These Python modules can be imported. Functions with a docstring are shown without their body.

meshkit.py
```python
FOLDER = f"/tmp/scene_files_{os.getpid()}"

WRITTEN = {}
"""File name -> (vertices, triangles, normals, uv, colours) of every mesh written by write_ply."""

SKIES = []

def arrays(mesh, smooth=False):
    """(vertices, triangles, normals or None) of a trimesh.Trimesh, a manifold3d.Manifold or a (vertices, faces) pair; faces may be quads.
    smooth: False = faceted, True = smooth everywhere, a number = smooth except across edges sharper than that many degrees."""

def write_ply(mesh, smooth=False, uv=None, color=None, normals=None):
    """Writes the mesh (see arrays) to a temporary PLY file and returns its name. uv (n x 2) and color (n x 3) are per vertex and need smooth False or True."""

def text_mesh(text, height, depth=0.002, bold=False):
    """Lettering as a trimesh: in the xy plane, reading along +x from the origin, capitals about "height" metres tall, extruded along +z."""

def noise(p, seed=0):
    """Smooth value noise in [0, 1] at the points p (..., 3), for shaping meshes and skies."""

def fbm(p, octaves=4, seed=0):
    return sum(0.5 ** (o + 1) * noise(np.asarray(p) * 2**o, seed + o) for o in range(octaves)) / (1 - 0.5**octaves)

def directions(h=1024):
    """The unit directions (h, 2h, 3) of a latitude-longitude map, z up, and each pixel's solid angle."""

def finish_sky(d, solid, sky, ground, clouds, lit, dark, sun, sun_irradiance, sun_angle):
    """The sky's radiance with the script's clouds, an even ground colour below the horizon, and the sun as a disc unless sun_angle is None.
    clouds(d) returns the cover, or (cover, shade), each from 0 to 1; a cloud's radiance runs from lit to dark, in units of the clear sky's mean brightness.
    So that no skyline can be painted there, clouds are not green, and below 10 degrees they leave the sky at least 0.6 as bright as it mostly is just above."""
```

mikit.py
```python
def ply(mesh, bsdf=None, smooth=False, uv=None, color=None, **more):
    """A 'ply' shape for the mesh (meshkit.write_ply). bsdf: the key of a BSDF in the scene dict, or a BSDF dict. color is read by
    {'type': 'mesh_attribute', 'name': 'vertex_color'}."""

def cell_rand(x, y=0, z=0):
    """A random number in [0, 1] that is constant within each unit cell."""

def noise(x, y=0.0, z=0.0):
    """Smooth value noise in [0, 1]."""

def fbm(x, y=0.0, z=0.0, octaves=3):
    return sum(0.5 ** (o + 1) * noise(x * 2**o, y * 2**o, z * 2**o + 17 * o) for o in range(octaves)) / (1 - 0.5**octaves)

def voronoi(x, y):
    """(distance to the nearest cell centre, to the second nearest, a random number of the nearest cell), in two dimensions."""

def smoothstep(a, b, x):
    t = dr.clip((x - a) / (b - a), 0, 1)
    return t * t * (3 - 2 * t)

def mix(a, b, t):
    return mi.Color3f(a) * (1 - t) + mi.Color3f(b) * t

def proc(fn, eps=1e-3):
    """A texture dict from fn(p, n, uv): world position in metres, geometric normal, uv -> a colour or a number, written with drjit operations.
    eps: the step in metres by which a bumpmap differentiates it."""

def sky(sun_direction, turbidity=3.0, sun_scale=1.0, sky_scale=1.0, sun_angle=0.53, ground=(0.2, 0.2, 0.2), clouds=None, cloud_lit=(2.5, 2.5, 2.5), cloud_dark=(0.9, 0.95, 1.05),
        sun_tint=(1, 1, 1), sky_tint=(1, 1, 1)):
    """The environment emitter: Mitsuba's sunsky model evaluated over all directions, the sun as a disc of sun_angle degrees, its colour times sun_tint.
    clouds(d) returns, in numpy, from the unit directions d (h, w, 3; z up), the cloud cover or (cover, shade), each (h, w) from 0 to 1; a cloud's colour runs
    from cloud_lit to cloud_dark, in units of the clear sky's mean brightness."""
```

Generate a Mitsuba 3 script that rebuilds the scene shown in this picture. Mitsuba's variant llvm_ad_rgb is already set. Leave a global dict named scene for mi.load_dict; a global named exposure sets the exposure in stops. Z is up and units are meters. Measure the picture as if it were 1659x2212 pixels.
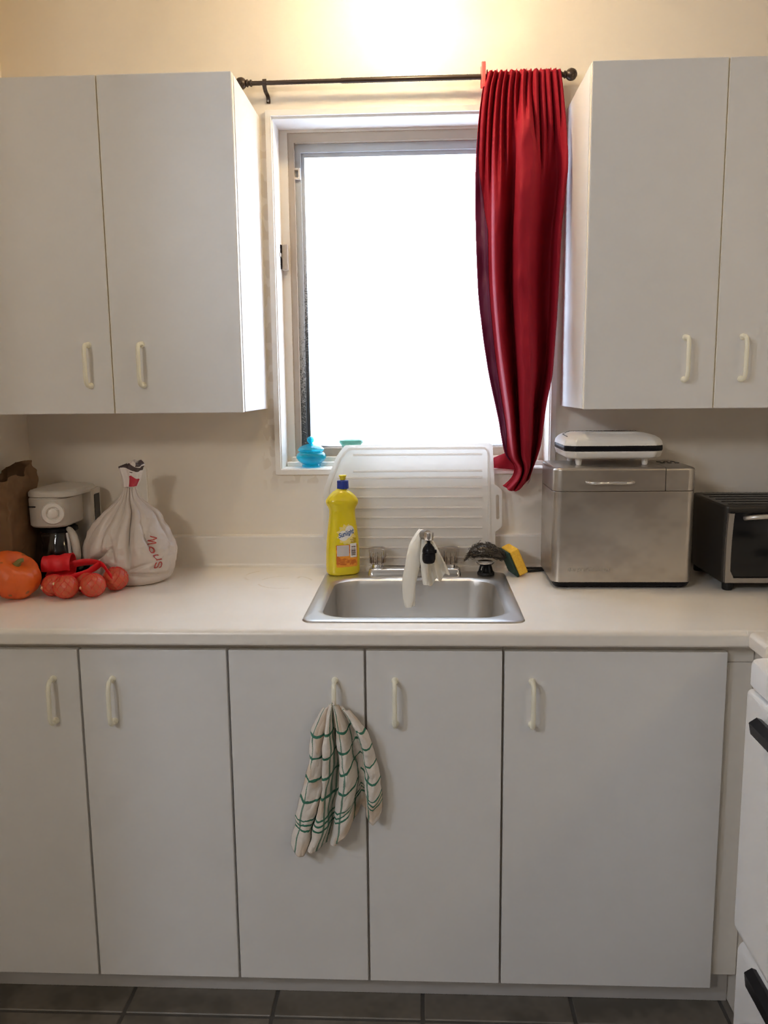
import math, random
import numpy as np
import trimesh, shapely
import shapely.geometry as sg
import manifold3d as m3
import drjit as dr
import mitsuba as mi
import mikit, meshkit
from mikit import ply, proc, noise, fbm, smoothstep, mix

rng = np.random.default_rng(7)
T = mi.ScalarTransform4f
scene, labels = {}, {}

# ------------------------------------------------------------------ camera, sky, lamps, exposure
W, H, F = 1659, 2212, 1790.6
eye = np.array([0.0, -2.3054, 1.417])
yaw, pitch, roll = 0.0469, -0.15, -0.0104
fwd = np.array([-math.sin(yaw) * math.cos(pitch), math.cos(yaw) * math.cos(pitch), math.sin(pitch)])
rgt = np.array([math.cos(yaw), math.sin(yaw), 0.0])
upv = -math.sin(roll) * rgt + math.cos(roll) * np.cross(rgt, fwd)
scene['camera'] = {'type': 'perspective', 'fov': math.degrees(2 * math.atan(W / 2 / F)), 'fov_axis': 'x', 'near_clip': 0.02, 'far_clip': 200.0,
                   'to_world': T().look_at(origin=eye.tolist(), target=(eye + fwd).tolist(), up=upv.tolist())}
exposure = 0.0
SKY = 1.0          # overcast sky, white
scene['sky'] = mikit.sky((0.3, 0.6, 0.6), turbidity=6.0, sun_scale=0.0, sky_scale=SKY, ground=(0.85, 0.85, 0.87),
                         clouds=lambda d: np.ones(d.shape[:2]), cloud_lit=(31.0, 38.0, 48.0), cloud_dark=(31.0, 38.0, 48.0))
BULB = (142.0, 109.0, 65.0)         # warm bulb over the sink window
ROOM = (46.0, 53.0, 64.5)        # ceiling globes behind the camera: a cool one at the left,
ROOM2 = (55.0, 52.0, 47.0)       # a warmer one behind it
ROOM3 = (17.0, 13.0, 7.5)         # and a dim amber one at the right

# ------------------------------------------------------------------ materials
def rgb(*c):
    return {'type': 'rgb', 'value': list(c)}
def mat(name, color, rough=0.5, **k):
    base = color if isinstance(color, dict) else rgb(*color)
    scene[name] = {'type': 'twosided', 'bsdf': {'type': 'principled', 'base_color': base, 'roughness': rough, **k}}
    return name
def wall_fn(p, n, uv):
    a = fbm(p.x * 3.0, p.y * 3.0, p.z * 3.0, 3)
    col = mix((0.80, 0.735, 0.64), (0.76, 0.69, 0.60), a)
    # adhesive smudges and patched paint beside and below the window trim
    near = smoothstep(0.030, 0.012, dr.abs(p.x + 0.425)) * smoothstep(1.10, 1.2, p.z) * smoothstep(2.14, 2.05, p.z)
    low = smoothstep(0.016, 0.008, dr.abs(p.z - 1.163)) * smoothstep(-0.40, -0.385, p.x) * smoothstep(-0.27, -0.285, p.x)
    s = smoothstep(0.47, 0.56, fbm(p.x * 60.0, p.y, p.z * 34.0, 2)) * dr.maximum(near, low)
    stain = smoothstep(0.45, 0.7, fbm(p.x * 14.0, 3.1, p.z * 14.0, 3)) * smoothstep(0.26, 0.30, p.x) * smoothstep(0.44, 0.38, p.x) * smoothstep(1.42, 1.3, p.z) * smoothstep(1.02, 1.1, p.z)
    col = mix(col, (0.55, 0.45, 0.33), 0.35 * s)
    return mix(col, (0.42, 0.36, 0.26), 0.5 * stain)
mat('m_wall', proc(wall_fn), 0.55)
mat('m_ceiling', (0.80, 0.77, 0.71), 0.8)
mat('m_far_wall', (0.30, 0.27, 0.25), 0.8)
mat('m_trim', (0.82, 0.79, 0.74), 0.4)
mat('m_jamb', (0.78, 0.72, 0.63), 0.45)
mat('m_frame', (0.42, 0.35, 0.28), 0.45)
def sash_fn(p, n, uv):
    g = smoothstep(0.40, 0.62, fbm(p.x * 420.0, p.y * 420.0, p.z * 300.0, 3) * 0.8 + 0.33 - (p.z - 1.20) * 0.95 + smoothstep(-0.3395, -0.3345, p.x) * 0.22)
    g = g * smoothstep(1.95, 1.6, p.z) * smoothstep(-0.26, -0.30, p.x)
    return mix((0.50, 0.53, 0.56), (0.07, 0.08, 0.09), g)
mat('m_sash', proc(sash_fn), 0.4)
mat('m_melamine', proc(lambda p, n, uv: mix((0.74, 0.73, 0.715), (0.70, 0.69, 0.675), fbm(p.x * 5.0, p.y * 5.0, p.z * 5.0, 3))), 0.42)
mat('m_edge', (0.80, 0.74, 0.60), 0.4)
mat('m_carcass', (0.66, 0.62, 0.56), 0.55)
def counter_fn(p, n, uv):
    a = fbm(p.x * 9.0, p.y * 9.0, p.z * 9.0, 3)
    col = mix((0.81, 0.77, 0.71), (0.76, 0.71, 0.64), a)
    r1 = dr.abs(dr.sqrt(dr.square((p.x + 0.405) / 1.0) + dr.square((p.y + 0.13) / 1.0)) - 0.075)
    r2 = dr.abs(dr.sqrt(dr.square(p.x + 0.36) + dr.square(p.y + 0.20)) - 0.07)
    s = dr.maximum(smoothstep(0.006, 0.001, r1), smoothstep(0.004, 0.001, r2)) * smoothstep(0.42, 0.6, fbm(p.x * 25.0, p.y * 25.0, 1.0, 2))
    return mix(col, (0.62, 0.52, 0.38), 0.45 * s)
mat('m_counter', proc(counter_fn), 0.32)
mat('m_toe', (0.46, 0.44, 0.42), 0.55)
mat('m_handle', (0.88, 0.85, 0.70), 0.3)
mat('m_steel', (0.66, 0.64, 0.61), 0.36, metallic=1.0)
mat('m_chrome', (0.80, 0.80, 0.80), 0.08, metallic=1.0)
def bread_fn(p, n, uv):
    a = fbm(p.x * 11.0, p.y * 5.0, p.z * 13.0, 4)
    return mix((0.50, 0.455, 0.40), (0.40, 0.355, 0.31), smoothstep(0.35, 0.65, a))
mat('m_brushed', proc(bread_fn), 0.31, metallic=0.85)
mat('m_darksteel', (0.030, 0.028, 0.026), 0.35, metallic=0.4, specular=0.25)
mat('m_dullsteel', (0.30, 0.275, 0.25), 0.4, metallic=0.7)
mat('m_black', (0.006, 0.006, 0.008), 0.3, specular=0.12)
mat('m_rubber', (0.008, 0.008, 0.008), 0.55, specular=0.2)
mat('m_blackglass', (0.006, 0.006, 0.007), 0.08, specular=0.25)
mat('m_rod', (0.035, 0.022, 0.016), 0.3, metallic=0.3)
mat('m_whiteplastic', (0.80, 0.78, 0.74), 0.28)
mat('m_offwhite', (0.52, 0.48, 0.42), 0.4)
mat('m_enamel', (0.90, 0.91, 0.92), 0.22)
mat('m_enamel_top', (0.78, 0.74, 0.66), 0.25)
def tile_fn(k):
    def f(p, n, uv):
        a = fbm(p.x * 13.0 + 31.0 * k, p.y * 13.0, 4.0, 4)
        b = noise(p.x * 90.0, p.y * 90.0, 2.0)
        return mix(mix((0.155, 0.137, 0.115), (0.10, 0.09, 0.075), smoothstep(0.35, 0.65, a)), (0.10, 0.09, 0.075), 0.35 * b)
    return f
for k in range(2):
    mat(f'm_tile_{k}', proc(tile_fn(k)), 0.5)
mat('m_grout', (0.06, 0.055, 0.05), 0.8)
mat('m_yellow', (0.70, 0.56, 0.012), 0.28)
mat('m_bluecap', (0.012, 0.03, 0.22), 0.3)
mat('m_label_white', (0.80, 0.78, 0.72), 0.4)
mat('m_label_pale', (0.80, 0.66, 0.22), 0.4)
mat('m_label_grey', (0.55, 0.50, 0.48), 0.4)
mat('m_label_orange', proc(lambda p, n, uv: mix((0.78, 0.30, 0.03), (0.50, 0.12, 0.015), smoothstep(0.4, 0.6, fbm(p.x * 70.0, p.y * 70.0, p.z * 70.0, 3)))), 0.4)
mat('m_ink_blue', (0.015, 0.07, 0.22), 0.4)
mat('m_ink_brown', (0.32, 0.17, 0.02), 0.4)
mat('m_ink_dark', (0.10, 0.06, 0.06), 0.4)
mat('m_curtain', (0.27, 0.008, 0.020), 0.75, sheen=0.2, specular=0.2)
mat('m_curtain_back', (0.095, 0.007, 0.040), 0.6, sheen=0.15)
mat('m_pink', (0.85, 0.13, 0.12), 0.3)
scene['m_board'] = {'type': 'blendbsdf', 'weight': 0.07, 'a': {'type': 'principledthin', 'base_color': rgb(0.90, 0.88, 0.85), 'roughness': 0.35, 'diff_trans': 1.0},
                    'b': {'type': 'thindielectric', 'specular_transmittance': rgb(0.95, 0.95, 0.95)}}
scene['m_pane'] = {'type': 'thindielectric', 'int_ior': 1.5}
def tinted(col, body, w):
    return {'type': 'blendbsdf', 'weight': w, 'a': {'type': 'thindielectric', 'int_ior': 1.5, 'specular_transmittance': rgb(*col)},
            'b': {'type': 'principledthin', 'base_color': rgb(*body), 'roughness': 0.15, 'diff_trans': 1.1}}
scene['m_blueglass'] = tinted((0.10, 0.70, 0.84), (0.02, 0.58, 0.70), 0.30)
scene['m_greenglass'] = tinted((0.42, 0.62, 0.53), (0.22, 0.36, 0.31), 0.38)
scene['m_smoke'] = {'type': 'thindielectric', 'int_ior': 1.5, 'specular_transmittance': rgb(0.35, 0.35, 0.36)}
scene['m_acrylic'] = {'type': 'dielectric', 'int_ior': 1.45, 'specular_transmittance': rgb(0.95, 0.92, 0.88)}
mat('m_kraft', proc(lambda p, n, uv: mix((0.20, 0.115, 0.055), (0.13, 0.07, 0.03), fbm(p.x * 22.0, p.y * 22.0, p.z * 22.0, 3))), 0.75)
mat('m_plasticbag', (0.60, 0.53, 0.48), 0.4)
scene['m_bagprint'] = {'type': 'twosided', 'bsdf': {'type': 'principled', 'base_color': {'type': 'mesh_attribute', 'name': 'vertex_color'}, 'roughness': 0.45}}
mat('m_red_ink', (0.40, 0.06, 0.05), 0.5)
mat('m_pumpkin', proc(lambda p, n, uv: mix(mix((0.72, 0.16, 0.014), (0.55, 0.055, 0.012), fbm(p.x * 14.0, p.y * 14.0, p.z * 14.0, 3)), (0.30, 0.09, 0.02), smoothstep(0.72, 0.80, noise(p.x * 60.0, p.y * 60.0, p.z * 60.0)))), 0.4)
mat('m_stem', (0.16, 0.17, 0.05), 0.6)
def fruit_fn(p, n, uv):
    a = fbm(p.x * 40.0, p.y * 40.0, p.z * 40.0, 3)
    return mix((0.56, 0.11, 0.045), (0.44, 0.06, 0.028), a)
mat('m_fruit', proc(fruit_fn), 0.4)
mat('m_fruit_tip', (0.75, 0.55, 0.33), 0.6)
mat('m_net', (0.70, 0.012, 0.02), 0.5)
mat('m_sponge', proc(lambda p, n, uv: mix((0.85, 0.52, 0.06), (0.72, 0.38, 0.03), noise(p.x * 300.0, p.y * 300.0, p.z * 300.0))), 0.85)
mat('m_scour', (0.014, 0.035, 0.025), 0.9)
mat('m_wool', (0.07, 0.06, 0.05), 0.3, metallic=0.8)
mat('m_grime', (0.16, 0.10, 0.07), 0.8)
mat('m_cloth', (0.80, 0.77, 0.69), 0.8)
def towel_fn(p, n, uv):
    u, v = uv.x, uv.y
    line = mi.Float(0)
    for c in (0.185, 0.335, 0.485, 0.635):
        line = dr.maximum(line, smoothstep(0.011, 0.007, dr.abs(v - c)))
    for c in (0.775, 0.812, 0.849):
        line = dr.maximum(line, smoothstep(0.009, 0.005, dr.abs(v - c)))
    for c in (0.07, 0.215, 0.345, 0.385, 0.425, 0.56, 0.70, 0.88):
        line = dr.maximum(line, smoothstep(0.011, 0.006, dr.abs(u - c)) * 0.85)
    col = mix((0.76, 0.71, 0.65), (0.68, 0.62, 0.56), fbm(u * 40.0, v * 60.0, 0.0, 3))
    st = smoothstep(0.55, 0.7, fbm(u * 7.0, v * 6.0, 5.0, 2)) * 0.4
    return mix(mix(col, (0.48, 0.30, 0.14), st), (0.035, 0.15, 0.10), line)
mat('m_towel', proc(towel_fn), 0.9)

# ------------------------------------------------------------------ mesh helpers
def arr(m):
    v, f, _ = meshkit.arrays(m)
    return trimesh.Trimesh(v, f, process=False)
def join(*ms):
    return trimesh.util.concatenate([arr(m) for m in ms])
def cbox(x0, x1, y0, y1, z0, z1, c=0.0015):
    c = min(c, 0.45 * min(x1 - x0, y1 - y0, z1 - z0))
    pts = []
    for k in range(3):
        d = [c, c, c]; d[k] = 0.0
        for x in (x0 + d[0], x1 - d[0]):
            for y in (y0 + d[1], y1 - d[1]):
                for z in (z0 + d[2], z1 - d[2]):
                    pts.append((x, y, z))
    return trimesh.convex.convex_hull(np.array(pts))
def loft(rings, cap0=True, cap1=True, closed=False):
    """rings (k, n, 3), each a closed loop."""
    R = np.asarray(rings, float); k, n, _ = R.shape
    v = R.reshape(-1, 3); f = []
    i, j = np.meshgrid(np.arange(k if closed else k - 1), np.arange(n), indexing='ij')
    a = i * n + j; b = i * n + (j + 1) % n; c = ((i + 1) % k) * n + (j + 1) % n; d = ((i + 1) % k) * n + j
    f = np.stack([a, b, c, d], -1).reshape(-1, 4); f = np.vstack([f[:, :3], f[:, [0, 2, 3]]])
    if not closed:
        for on, r, flip in ((cap0, 0, True), (cap1, k - 1, False)):
            if on:
                ci = len(v); v = np.vstack([v, R[r].mean(0)])
                q = np.arange(n); t = np.stack([r * n + q, r * n + (q + 1) % n, np.full(n, ci)], 1)
                f = np.vstack([f, t[:, ::-1] if flip else t])
    m = trimesh.Trimesh(v, f, process=False)
    if m.volume < 0:
        m.invert()
    return m
def lathe(prof, n=40, center=(0, 0, 0), close=False, cap0=True, cap1=True):
    a = np.arange(n) * 2 * np.pi / n
    return loft([np.stack([center[0] + r * np.cos(a), center[1] + r * np.sin(a), np.full(n, center[2] + z)], 1) for r, z in prof], cap0, cap1)
def rrect(w, d, r, n=6):
    """rounded rectangle loop (w x d), counter-clockwise."""
    r = max(min(r, w / 2 - 1e-5, d / 2 - 1e-5), 1e-5); out = []
    for sx, sy, a0 in ((1, 1, 0), (-1, 1, 90), (-1, -1, 180), (1, -1, 270)):
        for k in range(n + 1):
            a = math.radians(a0 + 90 * k / n)
            out.append((sx * (w / 2 - r) + r * math.cos(a), sy * (d / 2 - r) + r * math.sin(a)))
    return np.array(out)
def rprism(cx, cy, w, d, levels, r, n=6):
    """levels: (z, inset) pairs; the loop shrinks by the inset."""
    rings = []
    for z, i in levels:
        q = rrect(w - 2 * i, d - 2 * i, max(r - i, 0.0005), n)
        rings.append(np.column_stack([q[:, 0] + cx, q[:, 1] + cy, np.full(len(q), z)]))
    return loft(rings)
def rbox(x0, x1, y0, y1, z0, z1, r=0.01, seg=16):
    s = [m3.Manifold.sphere(r, seg).translate((x, y, z)) for x in (x0 + r, x1 - r) for y in (y0 + r, y1 - r) for z in (z0 + r, z1 - r)]
    return arr(m3.Manifold.batch_hull(s))
def spline(P, n):
    P = np.asarray(P, float); k = len(P)
    from scipy.interpolate import PchipInterpolator, CubicSpline
    t = np.r_[0, np.cumsum(np.maximum(np.linalg.norm(np.diff(P[:, :min(3, P.shape[1])], axis=0), axis=1), 1e-6))]
    return CubicSpline(t, P)(np.linspace(0, t[-1], n)) if k > 2 else P[0] + np.linspace(0, 1, n)[:, None] * (P[1] - P[0])
def tube(P, r, n=10, ecc=None):
    """tube along points P; r a number or one per point; ecc scales the second axis."""
    P = np.asarray(P, float); r = np.broadcast_to(r, (len(P),))
    t = np.gradient(P, axis=0); t /= np.linalg.norm(t, axis=1, keepdims=True) + 1e-12
    a = np.cross(t[0], [0.31, 0.2, 0.93]); a /= np.linalg.norm(a)
    ang = np.arange(n) * 2 * np.pi / n; rings = []
    for p, d, q in zip(P, t, r):
        a = a - d * (a @ d); a /= np.linalg.norm(a) + 1e-12; b = np.cross(d, a)
        rings.append(p + q * (np.cos(ang)[:, None] * a + np.sin(ang)[:, None] * b * (ecc or 1)))
    return loft(rings)
def sheet(V, th=0.0015):
    """grid (n, m, 3) made into a thin closed body."""
    V = np.asarray(V, float); n, m, _ = V.shape
    nu = np.cross(np.gradient(V, axis=1), np.gradient(V, axis=0)); nu /= np.linalg.norm(nu, axis=2, keepdims=True) + 1e-12
    v = np.vstack([(V + nu * th / 2).reshape(-1, 3), (V - nu * th / 2).reshape(-1, 3)]); N = n * m
    i, j = np.meshgrid(np.arange(n - 1), np.arange(m - 1), indexing='ij')
    q = np.stack([i * m + j, (i + 1) * m + j, (i + 1) * m + j + 1, i * m + j + 1], -1).reshape(-1, 4)
    b = np.r_[np.arange(m), m - 1 + m * np.arange(1, n), (n - 1) * m + np.arange(m - 2, -1, -1), m * np.arange(n - 2, 0, -1)]
    b2 = np.roll(b, -1); side = np.stack([b, b2, b2 + N, b + N], 1)
    F4 = np.vstack([q, q[:, ::-1] + N, side]); F = np.vstack([F4[:, :3], F4[:, [0, 2, 3]]])
    return trimesh.Trimesh(v, F, process=False)
def extrude(poly, axis, a, b):
    """polygon (u, v) extruded along axis from a to b. axis 'x': (u,v)=(y,z); 'y': (x,z); 'z': (x,y)."""
    m = trimesh.util.concatenate([trimesh.creation.extrude_polygon(g, b - a, engine='earcut') for g in getattr(poly, 'geoms', [poly])]); v = m.vertices.copy(); v[:, 2] += a
    v = {'x': v[:, [2, 0, 1]], 'y': v[:, [0, 2, 1]], 'z': v}[axis]
    m = trimesh.Trimesh(v, m.faces, process=False)
    if m.volume < 0:
        m.invert()
    return m
def man(m):
    m = arr(m); m.merge_vertices()
    return m3.Manifold(m3.Mesh(np.asarray(m.vertices, np.float32), np.asarray(m.faces, np.uint32)))
def diff(a, *bs):
    a = man(a)
    for b in bs:
        a = a - man(b)
    return arr(a)
def rot(m, axis, deg, at=(0, 0, 0)):
    m = arr(m); m.apply_transform(trimesh.transformations.rotation_matrix(math.radians(deg), axis, at)); return m
def move(m, d):
    m = arr(m); m.apply_translation(d); return m
def add(key, mesh, bsdf, smooth=False, label=None, cat=None, group=None, kind=None, uv=None, color=None, **more):
    k, i = key, 0
    while k in scene:
        i += 1; k = f'{key}_{i:03d}'
    scene[k] = ply(mesh, bsdf, smooth, uv, color, **more)
    tag(k, label, cat, group, kind)
    return k
def tag(k, label=None, cat=None, group=None, kind=None):
    d = {a: b for a, b in (('label', label), ('category', cat), ('group', group), ('kind', kind)) if b}
    if d:
        labels[k] = d
    return k
def catmull(keys, n):
    """smooth curve through 2-D keys, n points, evenly by arc length."""
    K = np.asarray(keys, float); K = np.vstack([2 * K[0] - K[1], K, 2 * K[-1] - K[-2]]); out = []
    for i in range(1, len(K) - 2):
        t = np.linspace(0, 1, 24, endpoint=False)[:, None]
        a, b, c, d = K[i - 1], K[i], K[i + 1], K[i + 2]
        out.append(0.5 * (2 * b + (c - a) * t + (2 * a - 5 * b + 4 * c - d) * t ** 2 + (3 * b - a - 3 * c + d) * t ** 3))
    P = np.vstack(out + [K[-2:-1]])
    s = np.r_[0, np.cumsum(np.linalg.norm(np.diff(P, axis=0), axis=1))]
    q = np.linspace(0, s[-1], n)
    return np.stack([np.interp(q, s, P[:, 0]), np.interp(q, s, P[:, 1])], 1)

# ------------------------------------------------------------------ the room
XL, XR, YF, ZC = -1.115, 1.31, -5.2, 2.47
OX0, OX1, OZ0, OZ1 = -0.397, 0.352, 1.188, 2.123          # window opening
wall = diff(cbox(XL - 0.15, XR + 0.15, 0, 0.2, -0.1, ZC, 0), cbox(OX0, OX1, -0.1, 0.3, OZ0, OZ1, 0))
add('wall_back', wall, 'm_wall', kind='structure')
YK, XW = -1.6, 2.45                            # the kitchen opens into a wider room behind the camera
add('wall_left', cbox(XL - 0.15, XL, YK, 0, -0.1, ZC, 0), 'm_wall', kind='structure')
add('wall_right', cbox(XR, XR + 0.15, YK, 0, -0.1, ZC, 0), 'm_wall', kind='structure')
add('wall_left_return', cbox(-XW - 0.15, XL - 0.1505, YK, YK + 0.12, -0.1, ZC, 0), 'm_far_wall', kind='structure')
add('wall_right_return', cbox(XR + 0.1505, XW + 0.15, YK, YK + 0.12, -0.1, ZC, 0), 'm_far_wall', kind='structure')
add('wall_left_room', cbox(-XW - 0.15, -XW, YF, YK - 0.0005, -0.1, ZC, 0), 'm_far_wall', kind='structure')
add('wall_right_room', cbox(XW, XW + 0.15, YF, YK - 0.0005, -0.1, ZC, 0), 'm_far_wall', kind='structure')
add('wall_front', cbox(-XW - 0.15, XW + 0.15, YF - 0.15, YF - 0.0005, -0.1, ZC, 0), 'm_far_wall', kind='structure')
add('ceiling', cbox(-XW - 0.15, XW + 0.15, YF - 0.15, 0.2, ZC, ZC + 0.1, 0), 'm_ceiling', kind='structure')
add('floor', cbox(-XW - 0.15, XW + 0.15, YF - 0.15, 0.2, -0.1, -0.003, 0), 'm_grout', kind='structure')
P_, X0_, Y0_ = 0.3438, -0.6905, -0.624
kt = 0
for iy in range(-2, 14):
    for ix in range(-6, 10):
        x0, x1 = X0_ + (ix) * P_ + 0.004, X0_ + (ix + 1) * P_ - 0.004
        y1, y0 = Y0_ - iy * P_ - 0.004, Y0_ - (iy + 1) * P_ + 0.004
        lo, hi = (XL, XR) if y1 > YK else (-XW, XW)
        x0, x1, y0, y1 = max(x0, lo), min(x1, hi), max(y0, YF), min(y1, 0)
        if x1 - x0 < 0.02 or y1 - y0 < 0.02:
            continue
        add('floor__tile', cbox(x0, x1, y0, y1, -0.012, 0.0, 0.002), f'm_tile_{kt % 2}'); kt += 1

# window: casing, jamb, frame, sash, pane
def ring(x0, x1, z0, z1, w, y0, y1, wb=None, wt=None):
    """four bars of a rectangular frame; outer box x0..x1, z0..z1, bar width w (bottom wb)."""
    wb = w if wb is None else wb; wt = w if wt is None else wt
    outer, inner = sg.box(x0, z0, x1, z1), sg.box(x0 + w, z0 + wb, x1 - w, z1 - wt)
    return extrude(outer.difference(inner), 'y', y0, y1)
tag('window_1', kind='structure')
add('window_1__trim', ring(OX0 - 0.013, OX1 + 0.013, OZ0 - 0.012, OZ1 + 0.016, 0.0145, -0.011, 0.012), 'm_trim', kind='structure')
add('window_1__lining', ring(OX0 - 0.002, OX1 + 0.002, OZ0 - 0.002, OZ1 + 0.002, 0.006, 0.0, 0.1), 'm_trim')
add('window_1__jamb', ring(OX0, OX1, OZ0, OZ1, 0.027, 0.098, 0.16, 0.026, 0.011), 'm_jamb')
add('window_1__stop', cbox(OX0 + 0.018, OX1 - 0.018, 0.086, 0.12, OZ0 + 0.002, OZ0 + 0.030, 0.002), 'm_jamb')
add('window_1__track', cbox(OX0 + 0.006, OX1 - 0.006, 0.068, 0.1, OZ0 + 0.003, OZ0 + 0.016, 0.002), 'm_trim')
add('window_1__frame', ring(OX0 + 0.024, OX1 - 0.024, OZ0 + 0.03, OZ1 - 0.010, 0.020, 0.102, 0.16, 0.024, 0.026), 'm_frame')
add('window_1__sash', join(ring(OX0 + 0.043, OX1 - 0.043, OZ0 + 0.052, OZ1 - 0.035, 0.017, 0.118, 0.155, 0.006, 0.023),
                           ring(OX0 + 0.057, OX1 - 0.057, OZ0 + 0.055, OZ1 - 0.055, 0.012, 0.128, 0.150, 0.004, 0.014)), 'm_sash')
gx0, gx1, gz0, gz1 = OX0 + 0.064, OX1 - 0.064, OZ0 + 0.057, OZ1 - 0.064
add('window_1__pane', trimesh.Trimesh([[gx0, 0.142, gz0], [gx1, 0.142, gz0], [gx1, 0.142, gz1], [gx0, 0.142, gz1]], [[0, 1, 2], [0, 2, 3]], process=False), 'm_pane')
add('window_1__latch', cbox(-0.391, -0.374, 0.076, 0.10, 1.743, 1.813, 0.002), 'm_frame', label='brown window latch')
add('window_1__latch__slot', join(cbox(-0.396, -0.3905, 0.070, 0.088, 1.746, 1.775, 0.001), cbox(-0.396, -0.3905, 0.070, 0.088, 1.790, 1.811, 0.001)), 'm_black')
add('window_1__latch__lever', rbox(-0.399, -0.390, 0.058, 0.085, 1.776, 1.788, 0.003), 'm_chrome', smooth=40)
add('window_1__clip', ring(-0.361, -0.338, 1.992, 2.022, 0.005, 0.108, 0.1185), 'm_whiteplastic', label='small white square clip on the sash')

# ------------------------------------------------------------------ cabinets
HN = 0
def handle(parent, x, yf, z, flip=1):
    pts = [(x, yf + 0.001, z + 0.048), (x, yf - 0.014, z + 0.0485), (x, yf - 0.024, z + 0.045), (x, yf - 0.0285, z + 0.034), (x, yf - 0.029, z), (x, yf - 0.0285, z - 0.034), (x, yf - 0.024, z - 0.045), (x, yf - 0.014, z - 0.0485), (x, yf + 0.001, z - 0.048)]
    m = tube(spline(pts, 40), 0.0048, 12)
    feet = [move(rot(lathe([(0.0075, 0), (0.0072, 0.004), (0.005, 0.007)], 16), (1, 0, 0), 90), (x, yf, z + s * 0.048)) for s in (1, -1)]
    return add(parent + '__handle', join(m, *feet), 'm_handle', smooth=40, label='cream plastic bow handle')
ZU0, ZU1, YU = 1.3592, 2.1271, -0.3195
def upper(key, xa, xb, seams, hx, label):
    g = 0.0016
    c = cbox(xa, xb, YU + 0.020, -0.0005, ZU0 + 0.001, ZU1 - 0.001, 0.001)
    add(key + '__carcass', c, 'm_melamine')
    tag(key, label, 'cabinet', 'wall cabinets')
    xs = [xa] + seams + [xb]
    for i in range(len(xs) - 1):
        d = add(key + '__door', cbox(xs[i] + g, xs[i + 1] - g, YU, YU + 0.018, ZU0, ZU1, 0.0012), 'm_melamine')
        x0, x1 = xs[i] + g, xs[i + 1] - g
        add(d + '__edge_band', join(*[cbox(x - 0.0006, x + 0.0006, YU + 0.001, YU + 0.017, ZU0 + 0.001, ZU1 - 0.001, 0.0001) for x in (x0, x1)]), 'm_edge')
        if hx[i] is not None:
            handle(d, hx[i], YU, 1.4745)
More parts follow.
